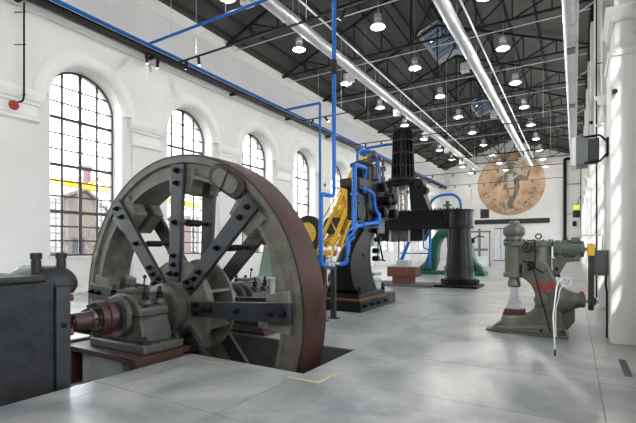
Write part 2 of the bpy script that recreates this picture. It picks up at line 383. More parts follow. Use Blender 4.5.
wb2.add([(XL-1.05,Y1,EAVE),(XR+1.0,Y1,EAVE),(XA,Y1,ZA+.1),(XL-1.05,Y1+.6,EAVE),(XR+1.0,Y1+.6,EAVE),(XA,Y1+.6,ZA+.1)],[(0,1,2),(3,5,4),(0,2,5,3),(1,4,5,2)])
wall_back = tag(wb2.build('wall_back','plaster'), 'white gabled end wall behind the round mural', 'wall', kind='structure')
wf = MB().box(XL-1.05, XR+1.0, Y0-.6, Y0, -.3, EAVE)
wf.add([(XL-1.05,Y0,EAVE),(XR+1.0,Y0,EAVE),(XA,Y0,ZA+.1),(XL-1.05,Y0-.6,EAVE),(XR+1.0,Y0-.6,EAVE),(XA,Y0-.6,ZA+.1)],[(0,1,2),(3,5,4),(0,2,5,3),(1,4,5,2)])
tag(wf.build('wall_front','plaster'), 'white gabled wall behind the camera', 'wall', kind='structure')
# corner pier and ledge on the back wall
MB().box(XL, -12.5, Y1-1.0, Y1+.01, 0, 10.0).build('corner_pier','plaster',wall_back)
MB().box(XL, -12.4, Y1-1.1, Y1+.01, 10.0, 10.12).build('ledge','moulding',wall_back)

# ---- windows
GX = XL-.60
zrows = [SILL+.03,1.98,2.53,3.09,3.69,4.28,4.88,5.48,6.08,6.68,7.28,7.88,8.45]
ycols = [-1.40,-.70,0,.70,1.40]
RG = 1.40
def arcz(y): return SPR+math.sqrt(max(0,RG*RG-y*y))
def m_(mb, name, m):
    me = mb.mesh(name); me.materials.append(MATS[m]); return me
_f = MB(); R = []
for p in [(-RG,SILL)]+[(RG*math.cos(PI-PI*k/28),SPR+RG*math.sin(PI-PI*k/28)) for k in range(29)]+[(RG,SILL)]:
    s = 1-.075/RG
    q = (p[0]*s, SPR+(p[1]-SPR)*s if p[1] > SPR else p[1])
    R.append([(-.04,p[0],p[1]),(.04,p[0],p[1]),(.04,q[0],q[1]),(-.04,q[0],q[1])])
_f.rings(R); _f.box(-.04,.04,-RG,RG,SILL,SILL+.06)
ME_FRAME = m_(_f,'window_frame','frame_steel')
def vbar(y, w, d): 
    return MB().box(-d,d,y-w/2,y+w/2,SILL+.03,arcz(y)-.02)
def hbar(z, w, d):
    hw = RG if z <= SPR else math.sqrt(max(.01,RG*RG-(z-SPR)**2))
    return MB().box(-d,d,-hw+.03,hw-.03,z-w/2,z+w/2)
ME_MUNT = []
for y in (-.7,0,.7): ME_MUNT.append(('mullion' if y==0 else 'glazing_bar', m_(vbar(y,.13 if y==0 else .085,.035 if y==0 else .022),'glazing_bar','frame_steel')))
for z in zrows[1:-1]:
    th = z in (3.09,4.88,6.68)
    ME_MUNT.append(('transom' if th else 'glazing_bar', m_(hbar(z,.12 if th else .06,.033 if th else .020),'glazing_bar','frame_steel')))
ME_PANE = []
alltop = zrows[:-1]+[8.70]
for i in range(4):
    for j in range(len(alltop)-1):
        a, b, z0, z1 = ycols[i], ycols[i+1], alltop[j], alltop[j+1]
        ys = [a+(b-a)*k/8 for k in range(9)]
        ys = [y for y in ys if arcz(y) > z0+.02]
        if len(ys) < 2: continue
        poly = [(ys[0],z0),(ys[-1],z0)]+[(y,min(z1,arcz(y))) for y in reversed(ys)]
        # drop duplicate collinear pts when rectangular
        if all(arcz(y) >= z1 for y in ys): poly = [(a,z0),(b,z0),(b,z1),(a,z1)]
        ME_PANE.append(m_(MB().prism(poly,'yz',-.003,.003),'pane','window_glass'))
_all = MB()
for nme, me in ME_MUNT:
    _all.add([v.co for v in me.vertices],[tuple(p.vertices) for p in me.polygons])
ME_BARS = m_(_all,'glazing_bars','frame_steel')
poly = [(-RG,SILL),(RG,SILL)]+[(RG*math.cos(PI*k/24),SPR+RG*math.sin(PI*k/24)) for k in range(25)]
ME_SHEET = m_(MB().prism(poly,'yz',-.003,.003),'glazing','window_glass')
wn = 0
def window(c, x, near, zoff=0):
    global wn; wn += 1
    o = S('window_%d' % wn, 'tall round-arched window with dark steel glazing bars', 'window', (x,c,zoff))
    link('window_frame', ME_FRAME, o)
    if near:
        for nme, me in ME_MUNT: link(nme, me, o)
        for me in ME_PANE: link('pane', me, o)
    else:
        link('glazing_bars', ME_BARS, o); link('glazing', ME_SHEET, o)
    return o
lk = 0
for c in LC:
    o = window(c, GX, 9 < c < 31)
    if c > 9:
        o['label'] = '%s arched window from the camera in the white left wall' % ORD[lk]; lk += 1
    else: o['label'] = '%s arched window in the left wall out of view behind the camera' % ORD[LC.index(c)]
for c in RC:
    o = window(c, XR+.45, False, -.22); o['label'] = '%s arched window of the right wall between white piers' % ORD[RC.index(c)]

# ---- ceiling
ceiling = S('ceiling', 'dark boarded pitched ceiling on steel purlins', 'ceiling')
SKY = [(27.6,33.0),(43.4,49.4)]; SX0, SX1 = -9.0, -6.35
def roof_piece(mb, xa, xb, ya, yb, t=.12):
    za, zb = roofz(xa), roofz(xb)
    mb.hexa([(xa,ya,za),(xb,ya,zb),(xb,yb,zb),(xa,yb,za)],[(xa,ya,za+t),(xb,ya,zb+t),(xb,yb,zb+t),(xa,yb,za+t)])
ys = [Y0-.6]+[v for s in SKY for v in s]+[Y1+.6]
PN = [XL-1.05,-15.0,-13.5,-12.0,-10.5,-9.0,XA]
PNR = [XA,-6.35,-4.85,-3.35,-1.85,-.35,XR+1.0]
for xs in (PN, PNR):
    for i in range(len(xs)-1):
        xa, xb = xs[i], xs[i+1]
        hole = (xa >= SX0-.01 and xb <= SX1+.01)
        mb = MB()
        for j in range(len(ys)-1):
            if hole and j % 2 == 1: continue
            roof_piece(mb, xa+.006, xb-.006, ys[j], ys[j+1])
        mb.build('roof_board','ceiling_board',ceiling,smooth=0)
for x in [-15.9,-15.0,-13.5,-12.0,-10.5,-9.05,-7.95,-7.4,-6.3,-4.85,-3.35,-1.85,-.35,.6]:
    z = roofz(x)
    if x in (-7.95,-7.4):
        for a,b in ((Y0,27.5),(33.1,43.3),(49.5,Y1)): MB().box(x-.04,x+.04,a,b,z-.16,z-.005).build('purlin','purlin_steel',ceiling,smooth=0)
    else: MB().box(x-.04,x+.04,Y0,Y1,z-.16,z-.005).build('purlin','purlin_steel',ceiling,smooth=0)
for (a,b) in SKY:
    wn += 1
    o = S('window_%d' % wn, 'ridge skylight of pale glass between dark trusses, %s' % ('nearer the camera' if a < 30 else 'farther away'), 'skylight', (XA,(a+b)/2,ZA))
    for xa, xb in ((SX0,XA),(XA,SX1)):
        mb = MB(); roof_piece(mb, xa, xb, a, b, .012)
        ob = mb.build('skylight_glass','skylight_glass',o,smooth=0); ob.location.z += .35
    for x in (SX0,SX1):
        z = roofz(x); MB().box(x-.03,x+.03,a,b,z-.05,z+.36).build('curb','white_paint',o)
    for y in (a,b):
        for xa, xb in ((SX0,XA),(XA,SX1)):
            mb=MB(); za, zb = roofz(xa), roofz(xb); mb.hexa([(xa,y-.03,za-.05),(xb,y-.03,zb-.05),(xb,y+.03,zb-.05),(xa,y+.03,za-.05)],[(xa,y-.03,za+.36),(xb,y-.03,zb+.36),(xb,y+.03,zb+.36),(xa,y+.03,za+.36)]); mb.build('curb','white_paint',o)
    for k in range(1,6):
        y = a+(b-a)*k/6
        for xa, xb in ((SX0,XA),(XA,SX1)):
            MB().bar((xa,y,roofz(xa)+.34),(xb,y,roofz(xb)+.34),.05,.06).build('glazing_bar','frame_steel',o)
    MB().bar((XA,a,ZA+.33),(XA,b,ZA+.33),.08,.1).build('ridge_bar','frame_steel',o)

# ---- roof trusses
ZB = 12.78
def truss_meshes():
    L = []
    xl, xr = XL+.02, .78
    def b(name, p, q, w, h): L.append((name, m_(MB().bar((p[0],0,p[1]),(q[0],0,q[1]),w,h,up=(0,1,0)), name, 'truss_steel')))
    b('bottom_chord',(xl,ZB),(xr,ZB),.10,.10)
    tz = lambda x: roofz(x)-.22
    b('top_chord',(xl,tz(xl)),(XA,tz(XA)),.13,.11); b('top_chord',(XA,tz(XA)),(xr,tz(xr)),.13,.11)
    n = 5
    for sgn, xe in ((-1,xl),(1,xr)):
        xs = [xe+(XA-xe)*k/n for k in range(n+1)]
        for k in range(1,n):
            b('post',(xs[k],ZB),(xs[k],tz(xs[k])),.06,.06)
            b('diagonal',(xs[k],tz(xs[k])),(xs[k+1],ZB),.07,.06)
    b('king_post',(XA,ZB),(XA,tz(XA)),.07,.07)
    return L
TM = truss_meshes()
TY = [12.2+BAY*k-BAY for k in range(0,11)]
for k, y in enumerate(TY):
    t = T('roof_truss', '%s dark steel roof truss counted from the camera' % ORD[k], 'truss', (0,y,0), 'roof trusses')
    for nme, me in TM: link(nme, me, t)

# ================================================================ OUTSIDE
gnd = tag(MB().box(-140,140,-120,180,-.9,-.6).build('ground','ground',smooth=0), 'dark ground outside the hall', 'ground', kind='structure')
bd = T('brick_building', 'red brick building with gabled slate roof seen through the nearest arched window', 'building', (-42,26,-.6))
prof = [(13.0,-.6),(24.6,-.6),(24.6,3.9),(21.0,6.6),(13.0,3.2)]
MB().prism(prof,'yz',-46,-36).build('wall','brick_red',bd,smooth=0)
MB().hexa([(-46.3,12.7,3.05),(-35.7,12.7,3.05),(-35.7,21.0,6.62),(-46.3,21.0,6.62)],[(-46.3,12.7,3.3),(-35.7,12.7,3.3),(-35.7,21.0,6.9),(-46.3,21.0,6.9)]).build('roof','roof_slate',bd,smooth=0)
MB().hexa([(-46.3,21.0,6.62),(-35.7,21.0,6.62),(-35.7,25.0,3.7),(-46.3,25.0,3.7)],[(-46.3,21.0,6.9),(-35.7,21.0,6.9),(-35.7,25.0,3.95),(-46.3,25.0,3.95)]).build('roof','roof_slate',bd,smooth=0)
for y in (15.5,18.0,20.5,23):
    w = MB().box(-36.02,-35.95,y-.5,y+.5,.6,2.6).build('window','frame_steel',bd)
    MB().box(-35.96,-35.93,y-.4,y+.4,.7,2.5).build('pane','window_glass',w)
ch = T('chimney_stack', 'thin brown chimney stack rising behind the brick building', 'chimney', (-50,29.5,-.6))
MB().cyl((-50,29.5,-.6),(-50,29.5,11.0),.55,.45).build('shaft','brick_red',ch); MB().cyl((-50,29.5,11.0),(-50,29.5,11.5),.6,.6).build('cap','roof_slate',ch)
b2 = T('brick_shed', 'long low brick shed seen through the farther arched windows', 'building', (-40,45,-.6))
MB().box(-48,-38,34,75,-.6,5.0).build('wall','brick_red',b2,smooth=0); MB().box(-48.3,-37.7,33.7,75.3,5.0,5.4).build('roof','roof_slate',b2)
for k in range(9):
    w = MB().box(-38.02,-37.95,36+k*4.2,37.6+k*4.2,1.0,3.4).build('window','frame_steel',b2)
pg = T('yellow_gantry', 'yellow overhead gantry outside, crossing the nearest arched window', 'gantry', (-30,20,-.6))
MB().bar((-30,4,6.75),(-30,44,4.85),.5,.42).build('girder','yellow_paint',pg); MB().bar((-30,17.6,6.05),(-30,19.2,7.3),.2,.2).build('bracket','yellow_paint',pg)
for y in (5,43): MB().box(-30.15,-29.85,y-.15,y+.15,-.6,6.7-(y-4)*.0475-.1).build('leg','yellow_paint',pg)

# ================================================================ FLYWHEEL AND ITS DRIVE
WX, WZ, WY0, WY1 = -6.06, .65, 5.20, 5.83
wh = T('flywheel', 'huge spoked cast-iron flywheel with rust-brown tread standing in the floor pit', 'flywheel', (WX,5.5,-2.05))
RO = 2.70
AX = (0,1,0)
def wp(r, a, y): return (WX+r*math.cos(a), y, WZ+r*math.sin(a))
# rim: side rings, web and tread band
def ring_y(prof, n=96): return MB().lathe([(r, y-WY0) for r, y in prof], (WX,WY0,WZ), AX, n, closed=True)
rim = ring_y([(RO-.012,WY0+.0),(RO-.012,WY1),(2.56,WY1),(2.54,WY1-.05),(2.36,WY1-.05),(2.34,WY1),(2.28,WY1),(2.28,WY0),(2.34,WY0),(2.36,WY0+.05),(2.54,WY0+.05),(2.56,WY0)])
rim.build('rim','rim_iron',wh,smooth=30)
ring_y([(RO+.005,WY0+.012),(RO+.012,WY0+.2),(RO+.012,WY1-.2),(RO+.005,WY1-.012),(RO-.02,WY1-.012),(RO-.02,WY0+.012)]).build('tread','tread_rust',wh)
ring_y([(RO+.004,WY0-.004),(RO+.004,WY0+.016),(RO-.03,WY0+.016),(RO-.03,WY0-.004)]).build('rim_edge','dark_iron',wh)
# spokes: pairs of plates with clamps, distance bolts and rivets
for k in range(8):
    a = math.radians((2,44.5,87,131,176,221,266,311)[k]); ca, sa = math.cos(a), math.sin(a)
    def loc(r, t, y): return (WX+r*ca-t*sa, y, WZ+r*sa+t*ca)
    cl = MB().hexa([loc(2.02,-.27,WY0-.02),loc(2.02,.27,WY0-.02),loc(2.02,.27,WY0+.26),loc(2.02,-.27,WY0+.26)],[loc(2.46,-.34,WY0-.02),loc(2.46,.34,WY0-.02),loc(2.46,.34,WY0+.26),loc(2.46,-.34,WY0+.26)])
    cl.build('rim_clamp','rim_iron',wh,bev=.02)
    cl = MB().hexa([loc(2.02,-.27,WY1-.22),loc(2.02,.27,WY1-.22),loc(2.02,.27,WY1+.02),loc(2.02,-.27,WY1+.02)],[loc(2.46,-.34,WY1-.22),loc(2.46,.34,WY1-.22),loc(2.46,.34,WY1+.02),loc(2.46,-.34,WY1+.02)])
    cl.build('rim_clamp','rim_iron',wh,bev=.02)
    for side, (ya, yb) in enumerate(((WY0-.10,WY0-.02),(WY1+.02,WY1+.10))):
        sp = MB().hexa([loc(.46,-.13,ya),loc(.46,.13,ya),loc(.46,.13,yb),loc(.46,-.13,yb)],[loc(2.52,-.155,ya),loc(2.52,.155,ya),loc(2.52,.155,yb),loc(2.52,-.155,yb)]).build('spoke','spoke_steel',wh,bev=.012)
        ax = (0,-1,0) if side == 0 else (0,1,0); y = ya if side == 0 else yb
        for r, t in ((.60,-.07),(.60,.07),(.76,0),(.92,0),(1.50,.0),(2.18,0),(2.40,0)):
            bolt(loc(r,t,y), ax, .044, 'black_paint', sp, h=.055)
    MB().cyl(loc(1.5,0,WY0-.02),loc(1.5,0,WY1+.02),.035,n=10).build('distance_bolt','black_paint',wh)
    MB().cyl(loc(1.5,0,WY0+.16),loc(1.5,0,WY0+.46),.06,n=10).build('distance_sleeve','black_paint',wh)
# hub: two discs with ribs, collars
MB().lathe([(.16,-.10+.0),(.80,-.10+.06),(.84,0.0),(.84,.06),(.16,.08)],(WX,WY0+.02,WZ),AX,48).build('hub_disc','rim_iron',wh)
MB().lathe([(.16,0),(.84,.0),(.84,.06),(.16,.12)],(WX,WY1-.08,WZ),AX,48).build('hub_disc','rim_iron',wh)
MB().lathe([(.42,.08),(.42,.58)],(WX,WY0,WZ),AX,32).build('hub_core','dark_iron',wh)
for k in range(8):
    a = k*PI/4+PI/8
    MB().hexa([wp(.4,a-.06,WY0+.06),wp(.4,a+.06,WY0+.06),wp(.82,a+.03,WY0+.06),wp(.82,a-.03,WY0+.06)],[wp(.4,a-.06,WY1-.06),wp(.4,a+.06,WY1-.06),wp(.82,a+.03,WY1-.06),wp(.82,a-.03,WY1-.06)]).build('hub_rib','rim_iron',wh)
MB().lathe([(.21,-.34),(.40,-.34),(.44,-.31),(.44,-.17),(.40,-.14),(.33,-.13),(.33,-.06),(.21,-.06)],(WX,WY0,WZ),AX,40).build('hub_collar','bearing_grey',wh)
MB().lathe([(.20,.08),(.50,.08),(.52,.12),(.52,.28),(.20,.3)],(WX,WY1,WZ),AX,40).build('hub_collar','bearing_grey',wh)
# shrink links joining the rim halves
for a in (math.radians(60), math.radians(240)):
    lk = []
    for s in (1,-1):
        for q in range(9):
            t = -PI/2+PI*q/8
            lk.append((s*.20+s*.17*math.cos(t), s*.17*math.sin(t)))
    ca, sa = math.cos(a), math.sin(a)
    def rot(p, s=1.0): return (WX+2.46*ca+p[1]*s*ca-p[0]*s*sa, WZ+2.46*sa+p[1]*s*sa+p[0]*s*ca)
    l = MB().prism([rot((p[0],p[1]),1.12) for p in lk],'xz',WY0-.07,WY0+.02).build('shrink_link','dark_iron',wh,bev=.02)
    MB().prism([rot((p[0],p[1]),.80) for p in lk],'xz',WY0-.095,WY0-.065).build('link_plate','rim_iron',l,bev=.01)
    MB().bar((rot((0,-.2))[0],WY0-.10,rot((0,-.2))[1]),(rot((0,.2))[0],WY0-.10,rot((0,.2))[1]),.02,.02).build('link_seam','black_paint',l)

shaft = T('drive_shaft', 'steel shaft running through the flywheel hub and both bearings', 'shaft', (WX,5.5,.5))
MB().lathe([(.14,0),(.14,.55),(.185,.55),(.185,3.75),(.15,3.75),(.15,4.1)],(WX,3.62,WZ),AX,28).build('shaft_body','steel_bright',shaft)
cp = T('shaft_coupling', 'brown-red bolted shaft coupling in front of the grey bearing', 'coupling', (WX,3.5,.4))
MB().lathe([(.05,.0),(.12,.0),(.13,.02),(.13,.30),(.17,.32),(.17,.34),(.10,.34)],(WX,3.36,WZ),AX,28).build('sleeve','coupling_red',cp)
for k in range(4):
    a = k*PI/2+.4; MB().cyl((WX+.075*math.cos(a),3.37,WZ+.075*math.sin(a)),(WX+.075*math.cos(a),3.33,WZ+.075*math.sin(a)),.03,n=8).build('end_lug','coupling_red',cp)
MB().lathe([(.145,0),(.25,.0),(.262,.015),(.262,.08),(.235,.09),(.235,.11),(.262,.12),(.262,.19),(.25,.20),(.145,.20)],(WX,3.69,WZ),AX,32).build('flange','coupling_red',cp)
for k in range(8):
    a = k*PI/4+.2
    bolt((WX+.205*math.cos(a),3.69,WZ+.205*math.sin(a)),(0,-1,0),.034,'dark_iron',cp,h=.06)

def bearing(y0, y1, name, label, flip, seen):
    t = T(name, label, 'bearing', (WX,(y0+y1)/2,.13))
    MB().box(WX-.68,WX+.68,y0-.10,y1+.10,.13,.26).build('base','bearing_grey',t,bev=.02)
    prof = [(-.54,.26),(.54,.26),(.50,.45),(.45,.60),(.45,.76),(.30,.92),(.14,.98),(-.14,.98),(-.30,.92),(-.45,.76),(-.45,.60),(-.50,.45)]
    MB().prism([(WX+a,b) for a,b in prof],'xz',y0,y1).build('housing','bearing_grey',t,bev=.025)
    MB().box(WX-.50,WX+.50,y0-.02,y1+.02,.655,.675).build('split_line','dark_iron',t)
    for s in (-1,1):
        yy = y0 if s < 0 else y1
        MB().lathe([(.19,0),(.29,0),(.32,.03),(.32,.07),(.30,.09),(.30,.10)] ,(WX,yy,WZ),(0,s,0),36).build('end_ring','bearing_grey',t)
        MB().lathe([(.187,.101),(.23,.101),(.23,.115),(.187,.115)],(WX,yy,WZ),(0,s,0),36).build('seal','dark_iron',t)
    for sx in (-1,1):
        for yy in (y0+.14,y1-.14):
            st = MB().cyl((WX+sx*.40,yy,.70),(WX+sx*.40,yy,1.10),.028,n=10).build('stud','dark_iron',t)
            MB().lathe([(.052,0),(.052,.06)],(WX+sx*.40,yy,.90),(0,0,1),6).build('nut','black_paint',st); MB().lathe([(.05,.0),(.05,.05)],(WX+sx*.40,yy,.965),(0,0,1),6,rot=.4).build('nut','black_paint',st)
            MB().lathe([(.09,0),(.09,.06)],(WX+sx*.40,yy,.84),(0,0,1),16).build('stud_boss','bearing_grey',t)
        for yy in (y0-.02,y1+.02): bolt((WX+sx*.60,yy,.26),(0,0,1),.06,'dark_iron',t,h=.08)
    MB().box(WX-.13,WX+.13,(y0+y1)/2-.15,(y0+y1)/2+.15,1.0,1.06).build('oil_lid','bearing_grey',t,bev=.01)
    MB().cyl((WX,(y0+y1)/2,1.06),(WX,(y0+y1)/2,1.12),.03,n=8).build('lid_knob','dark_iron',t)
    MB().tube([(WX+.05,(y0+y1)/2+.1,1.05),(WX+.06,(y0+y1)/2+.1,1.15),(WX+.10,(y0+y1)/2+.08,1.21)],.012,6).build('oil_lever','dark_iron',t)
    MB().lathe([(.005,0),(.03,.02),(.03,.05),(.005,.07)],(WX+.10,(y0+y1)/2+.08,1.20),(0,0,1),10).build('lever_knob','dark_iron',t)
    return t
bearing(4.12,4.66,'pillow_block','heavy grey pillow block bearing in front of the flywheel hub',1,True)
bearing(6.75,7.35,'pillow_block','grey pillow block bearing behind the flywheel',1,True)
pl = T('bed_plate', 'dark red steel bed plate under the front bearing', 'plate', (WX,4.2,0))
MB().box(WX-1.05,WX+.76,3.82,4.83,.05,.13).build('plate','plate_red',pl,bev=.008)
MB().box(WX-1.05,WX-.93,3.86,4.83,-.50,.05).build('support','plate_red',pl,bev=.008); MB().box(WX+.55,WX+.74,3.86,4.70,-.50,.05).build('support','plate_red',pl,bev=.008); MB().box(WX-.95,WX+.60,4.55,4.70,-.50,.05).build('support','plate_red',pl,bev=.008)
tag(MB().box(WX-.74,WX+.30,3.93,4.50,-.50,.05).build('concrete_plinth','plinth_white',bev=.02,seg=3),'pale concrete plinth under the red bed plate','plinth')
pl = T('bed_plate', 'red-brown steel plate under the bearing behind the flywheel', 'plate', (WX,7.0,0))
MB().box(WX-.95,WX+.95,6.50,7.60,0,.07).build('plate','plate_red',pl,bev=.008); MB().box(WX-.85,WX+.85,6.58,7.52,.07,.13).build('upper_plate','bearing_grey',pl,bev=.008)

# ---- black mill housing at the left edge
hs = T('mill_housing', 'dark cast-iron mill housing with domed cap and big nuts at the left edge', 'machine', (-6.2,1.9,-.5))
MB().box(-7.0,-5.46,1.05,2.83,-.5,1.30).build('casing','housing_iron',hs,bev=.03,seg=3)
MB().box(-7.05,-5.41,1.03,2.70,1.29,1.37).build('top_cover','housing_iron',hs,bev=.03,seg=3)
MB().box(-6.6,-5.42,2.82,2.99,-.5,1.22).build('end_post','spoke_steel',hs,bev=.008)
MB().box(-6.9,-5.56,2.70,3.02,-.5,1.22).build('end_wall','housing_iron',hs,bev=.05,seg=3)
MB().lathe([(.012,-.01),(.045,-.01),(.045,.012),(.012,.012)],(-5.42,2.91,.74),(1,0,0),4,rot=PI/4).build('square_plug','black_paint',hs)
R = []
for z, sx, sy in ((1.12,.46,.27),(1.20,.50,.31),(1.26,.50,.31),(1.33,.48,.29),(1.39,.44,.25),(1.44,.36,.20),(1.47,.26,.15),(1.475,.14,.09)):
    ring = []
    for q in range(40):
        t = 2*PI*q/40; e = .62
        ring.append((-6.0+sx*math.copysign(abs(math.cos(t))**e,math.cos(t)), 2.93+sy*math.copysign(abs(math.sin(t))**e,math.sin(t)), z))
    R.append(ring)
MB().rings(R).build('domed_cap','housing_iron',hs,smooth=50)
for y in (2.74,3.04):
    n = MB().cyl((-5.74,y,1.30),(-5.74,y,1.53),.058,n=14).build('nut_collar','dark_iron',hs)
    MB().lathe([(.055,0),(.055,.04),(.068,.045),(.068,.11),(.058,.12)],(-5.74,y,1.52),(0,0,1),8).build('nut','dark_iron',n)
MB().lathe([(.05,0),(.05,.025),(.025,.04)],(-5.62,2.12,1.37),(0,0,1),12).build('eyebolt_base','dark_iron',hs)
MB().tube([(-5.62,2.12+.055*math.sin(2*PI*k/16),1.455-.055*math.cos(2*PI*k/16)) for k in range(17)],.014,8).build('eyebolt_ring','dark_iron',hs)
for z in (.60,1.05):
    MB().lathe([(.02,0),(.06,0),(.07,.05),(.045,.09),(.045,.13),(.02,.14)],(-5.66,3.01,z),(0,1,0),14).build('pipe_plug','rust_red',hs,label='rust-orange pipe plug')

# ================================================================ SWAN-NECK STEAM HAMMER (front)
ch = T('steam_hammer', 'black swan-neck steam hammer with blue pipes standing left of the riveted bridge hammer', 'machine', (-5.5,11.3,0))
MB().box(-6.35,-4.80,10.12,12.05,0,.30).build('base','black_gloss',ch,bev=.03)
MB().box(-5.95,-4.82,12.05,12.75,0,.34).build('base_toe','dark_iron',ch,bev=.03)
MB().box(-6.28,-4.83,10.15,12.0,.30,.345).build('base_band','copper_line',ch,bev=.005)
MB().box(-6.25,-4.86,10.18,11.95,.345,.48).build('base_plate','black_gloss',ch,bev=.02)
secs = [(.48,-5.95,-4.95,10.22,11.60),(.62,-5.85,-4.95,10.10,11.46),(.78,-5.72,-4.95,9.98,11.32),(.95,-5.60,-4.95,9.90,11.22),(1.15,-5.50,-4.95,9.84,11.14),(1.35,-5.44,-4.95,9.84,11.1),(1.55,-5.40,-4.95,9.92,11.1),(1.75,-5.36,-4.95,10.08,11.12),(1.95,-5.32,-4.95,10.32,11.2),(2.15,-5.32,-4.95,10.60,11.45),(2.4,-5.36,-4.95,10.86,11.85),(2.6,-5.5,-4.95,10.96,12.2)]
R = []
for z,x0,x1,y0,y1 in secs: R.append([(x0,y0+.12,z),(x0+.1,y0,z),(x1-.04,y0,z),(x1,y0+.03,z),(x1,y1,z),(x0,y1,z)])
MB().rings(R).build('frame','black_gloss',ch,smooth=50)
MB().cyl((-4.95,10.65,1.5),(-4.93,10.65,1.5),.05,n=12).build('frame_plug','black_paint',ch)
for y in (10.35,10.8,11.25,11.8):
    bolt((-4.80,y,.16),(1,0,0),.055,'black_paint',ch,h=.07)
for x,y in ((-4.90,10.28),(-4.90,11.88),(-6.1,10.28)): bolt((x,y,.48),(0,0,1),.06,'black_paint',ch,h=.12)
MB().box(-5.65,-4.97,10.98,11.55,2.50,3.42).build('valve_chest','black_paint',ch,bev=.05,seg=3)
MB().prism([(10.36,2.38),(10.80,2.38),(10.92,2.9),(10.84,3.38),(10.40,3.38),(10.28,2.9)],'yz',-5.10,-4.98).build('chest_cover','black_gloss',ch,bev=.02)
for y,z in ((10.42,2.48),(10.38,2.9),(10.44,3.3),(10.76,2.48),(10.84,2.9),(10.78,3.3)): bolt((-4.98,y,z),(1,0,0),.03,'dark_iron',ch,h=.035)
MB().box(-5.6,-4.98,10.45,12.2,3.38,3.62).build('bridge_block','dark_iron',ch,bev=.03)
MB().lathe([(.30,0),(.34,.0),(.34,.06),(.28,.07),(.28,.50),(.34,.51),(.34,.58),(.26,.6),(.18,.66),(.10,.68)],(-5.3,11.25,3.55),(0,0,1),28).build('upper_valve','black_paint',ch)
MB().lathe([(.42,0),(.48,.0),(.48,.10),(.38,.12),(.38,.85),(.48,.86),(.48,.97),(.36,1.0),(.2,1.10),(.1,1.12)],(-5.35,12.15,2.55),(0,0,1),32).build('cylinder','black_paint',ch)
for k in range(10):
    a = 2*PI*k/10; bolt((-5.35+.43*math.cos(a),12.15+.43*math.sin(a),3.52),(0,0,1),.03,'dark_iron',ch,h=.05)
MB().lathe([(.15,0),(.15,.28),(.10,.28),(.10,.55)],(-5.35,12.15,3.65),(0,0,1),16).build('piston_gland','bearing_grey',ch)
for sx in (-1,1):
    MB().cyl((-5.35+sx*.22,12.15,3.6),(-5.35+sx*.22,12.15,4.42),.03,n=8).build('guide_rod','steel_bright',ch)
MB().box(-5.65,-5.05,12.05,12.25,4.36,4.46).build('crosshead','bearing_grey',ch,bev=.02)
MB().lathe([(.09,0),(.11,.02),(.11,.14),(.05,.2)],(-5.25,12.0,4.46),(0,0,1),14).build('lubricator','bearing_grey',ch)
MB().lathe([(.06,0),(.09,.03),(.09,.12),(.03,.2)],(-5.5,12.3,4.46),(0,0,1),14).build('lubricator','bearing_grey',ch)
MB().box(-5.62,-5.08,11.75,12.5,2.15,2.56).build('ram_guide','bearing_grey',ch,bev=.03)
MB().box(-5.5,-5.2,11.95,12.3,1.75,2.2).build('ram','steel_pale',ch,bev=.02)
MB().box(-5.6,-5.1,11.75,12.25,.34,.80).build('anvil_block','steel_pale',ch,bev=.03)
# lever linkage on the throat side
lv = [(-4.9,11.3,2.25),(-4.88,11.55,1.9),(-4.88,11.85,1.35)]
MB().tube(lv,.025,8).build('lever','black_paint',ch); MB().tube([(-4.9,11.25,1.95),(-4.86,11.7,1.98)],.03,8).build('lever','black_paint',ch)
MB().tube([(-4.9,11.25,1.4),(-4.86,11.95,1.32)],.025,8).build('lever','black_paint',ch); MB().tube([(-4.86,11.45,2.1),(-4.86,11.4,1.4)],.02,8).build('lever','black_paint',ch)
for p in ((11.3,2.2),(11.5,1.95),(11.35,1.62),(11.35,1.4)): MB().cyl((-4.98,p[0],p[1]),(-4.80,p[0],p[1]),.075,n=12).build('link_boss','black_paint',ch)
for z in (.95,.75): MB().cyl((-4.95,11.3,z),(-4.93,11.75,z),.04,n=10).build('drain_cock','steel_bright',ch)
# blue pipes on the hammer (its own plumbing)
def pipe(pts, r, parent, fr=.18, flanges=()):
    o = MB().tube(fillet(pts, fr), r, 12).build('blue_pipe','blue_paint',parent,smooth=60)
    for (p, ax) in flanges: MB().cyl(Vector(p)-Vector(ax)*.025,Vector(p)+Vector(ax)*.025,r*1.6,n=14).build('pipe_flange','blue_paint',o)
    return o
pipe([(-4.88,9.92,2.15),(-4.88,9.92,3.86),(-4.95,10.75,3.90),(-5.12,11.05,3.88),(-5.14,11.10,3.60)],.062,ch,.16,[((-4.88,9.92,2.35),(0,0,1)),((-4.88,9.92,3.1),(0,0,1))])
pipe([(-4.97,10.60,3.28),(-4.85,10.62,3.28),(-4.85,11.05,3.22),(-4.85,11.15,2.80),(-4.85,11.35,2.72),(-4.85,11.42,2.60)],.055,ch,.15,[((-4.9,10.61,3.28),(1,0,0))])
pipe([(-4.88,9.95,2.25),(-4.85,10.25,2.30),(-4.85,11.25,2.42),(-4.85,11.42,2.45)],.055,ch,.1,[((-4.85,10.35,2.31),(0,1,.1))])
pipe([(-4.85,11.42,2.32),(-4.85,11.42,2.70)],.075,ch,.1,[((-4.85,11.42,2.5),(0,0,1))])
for k,(dy,z) in enumerate(((0,2.16),(.12,2.05),(.22,1.95))):
    pipe([(-4.80-.03*k,9.36+dy,1.42+.1*k),(-4.80-.03*k,9.36+dy,z-.08),(-4.82,9.55+dy,z),(-4.86,9.80+dy*.3,z+.06),(-4.86,9.80+dy*.3,3.0-.3*k)],.028,ch,.08,[((-4.80-.03*k,9.36+dy,1.75),(0,0,1))])
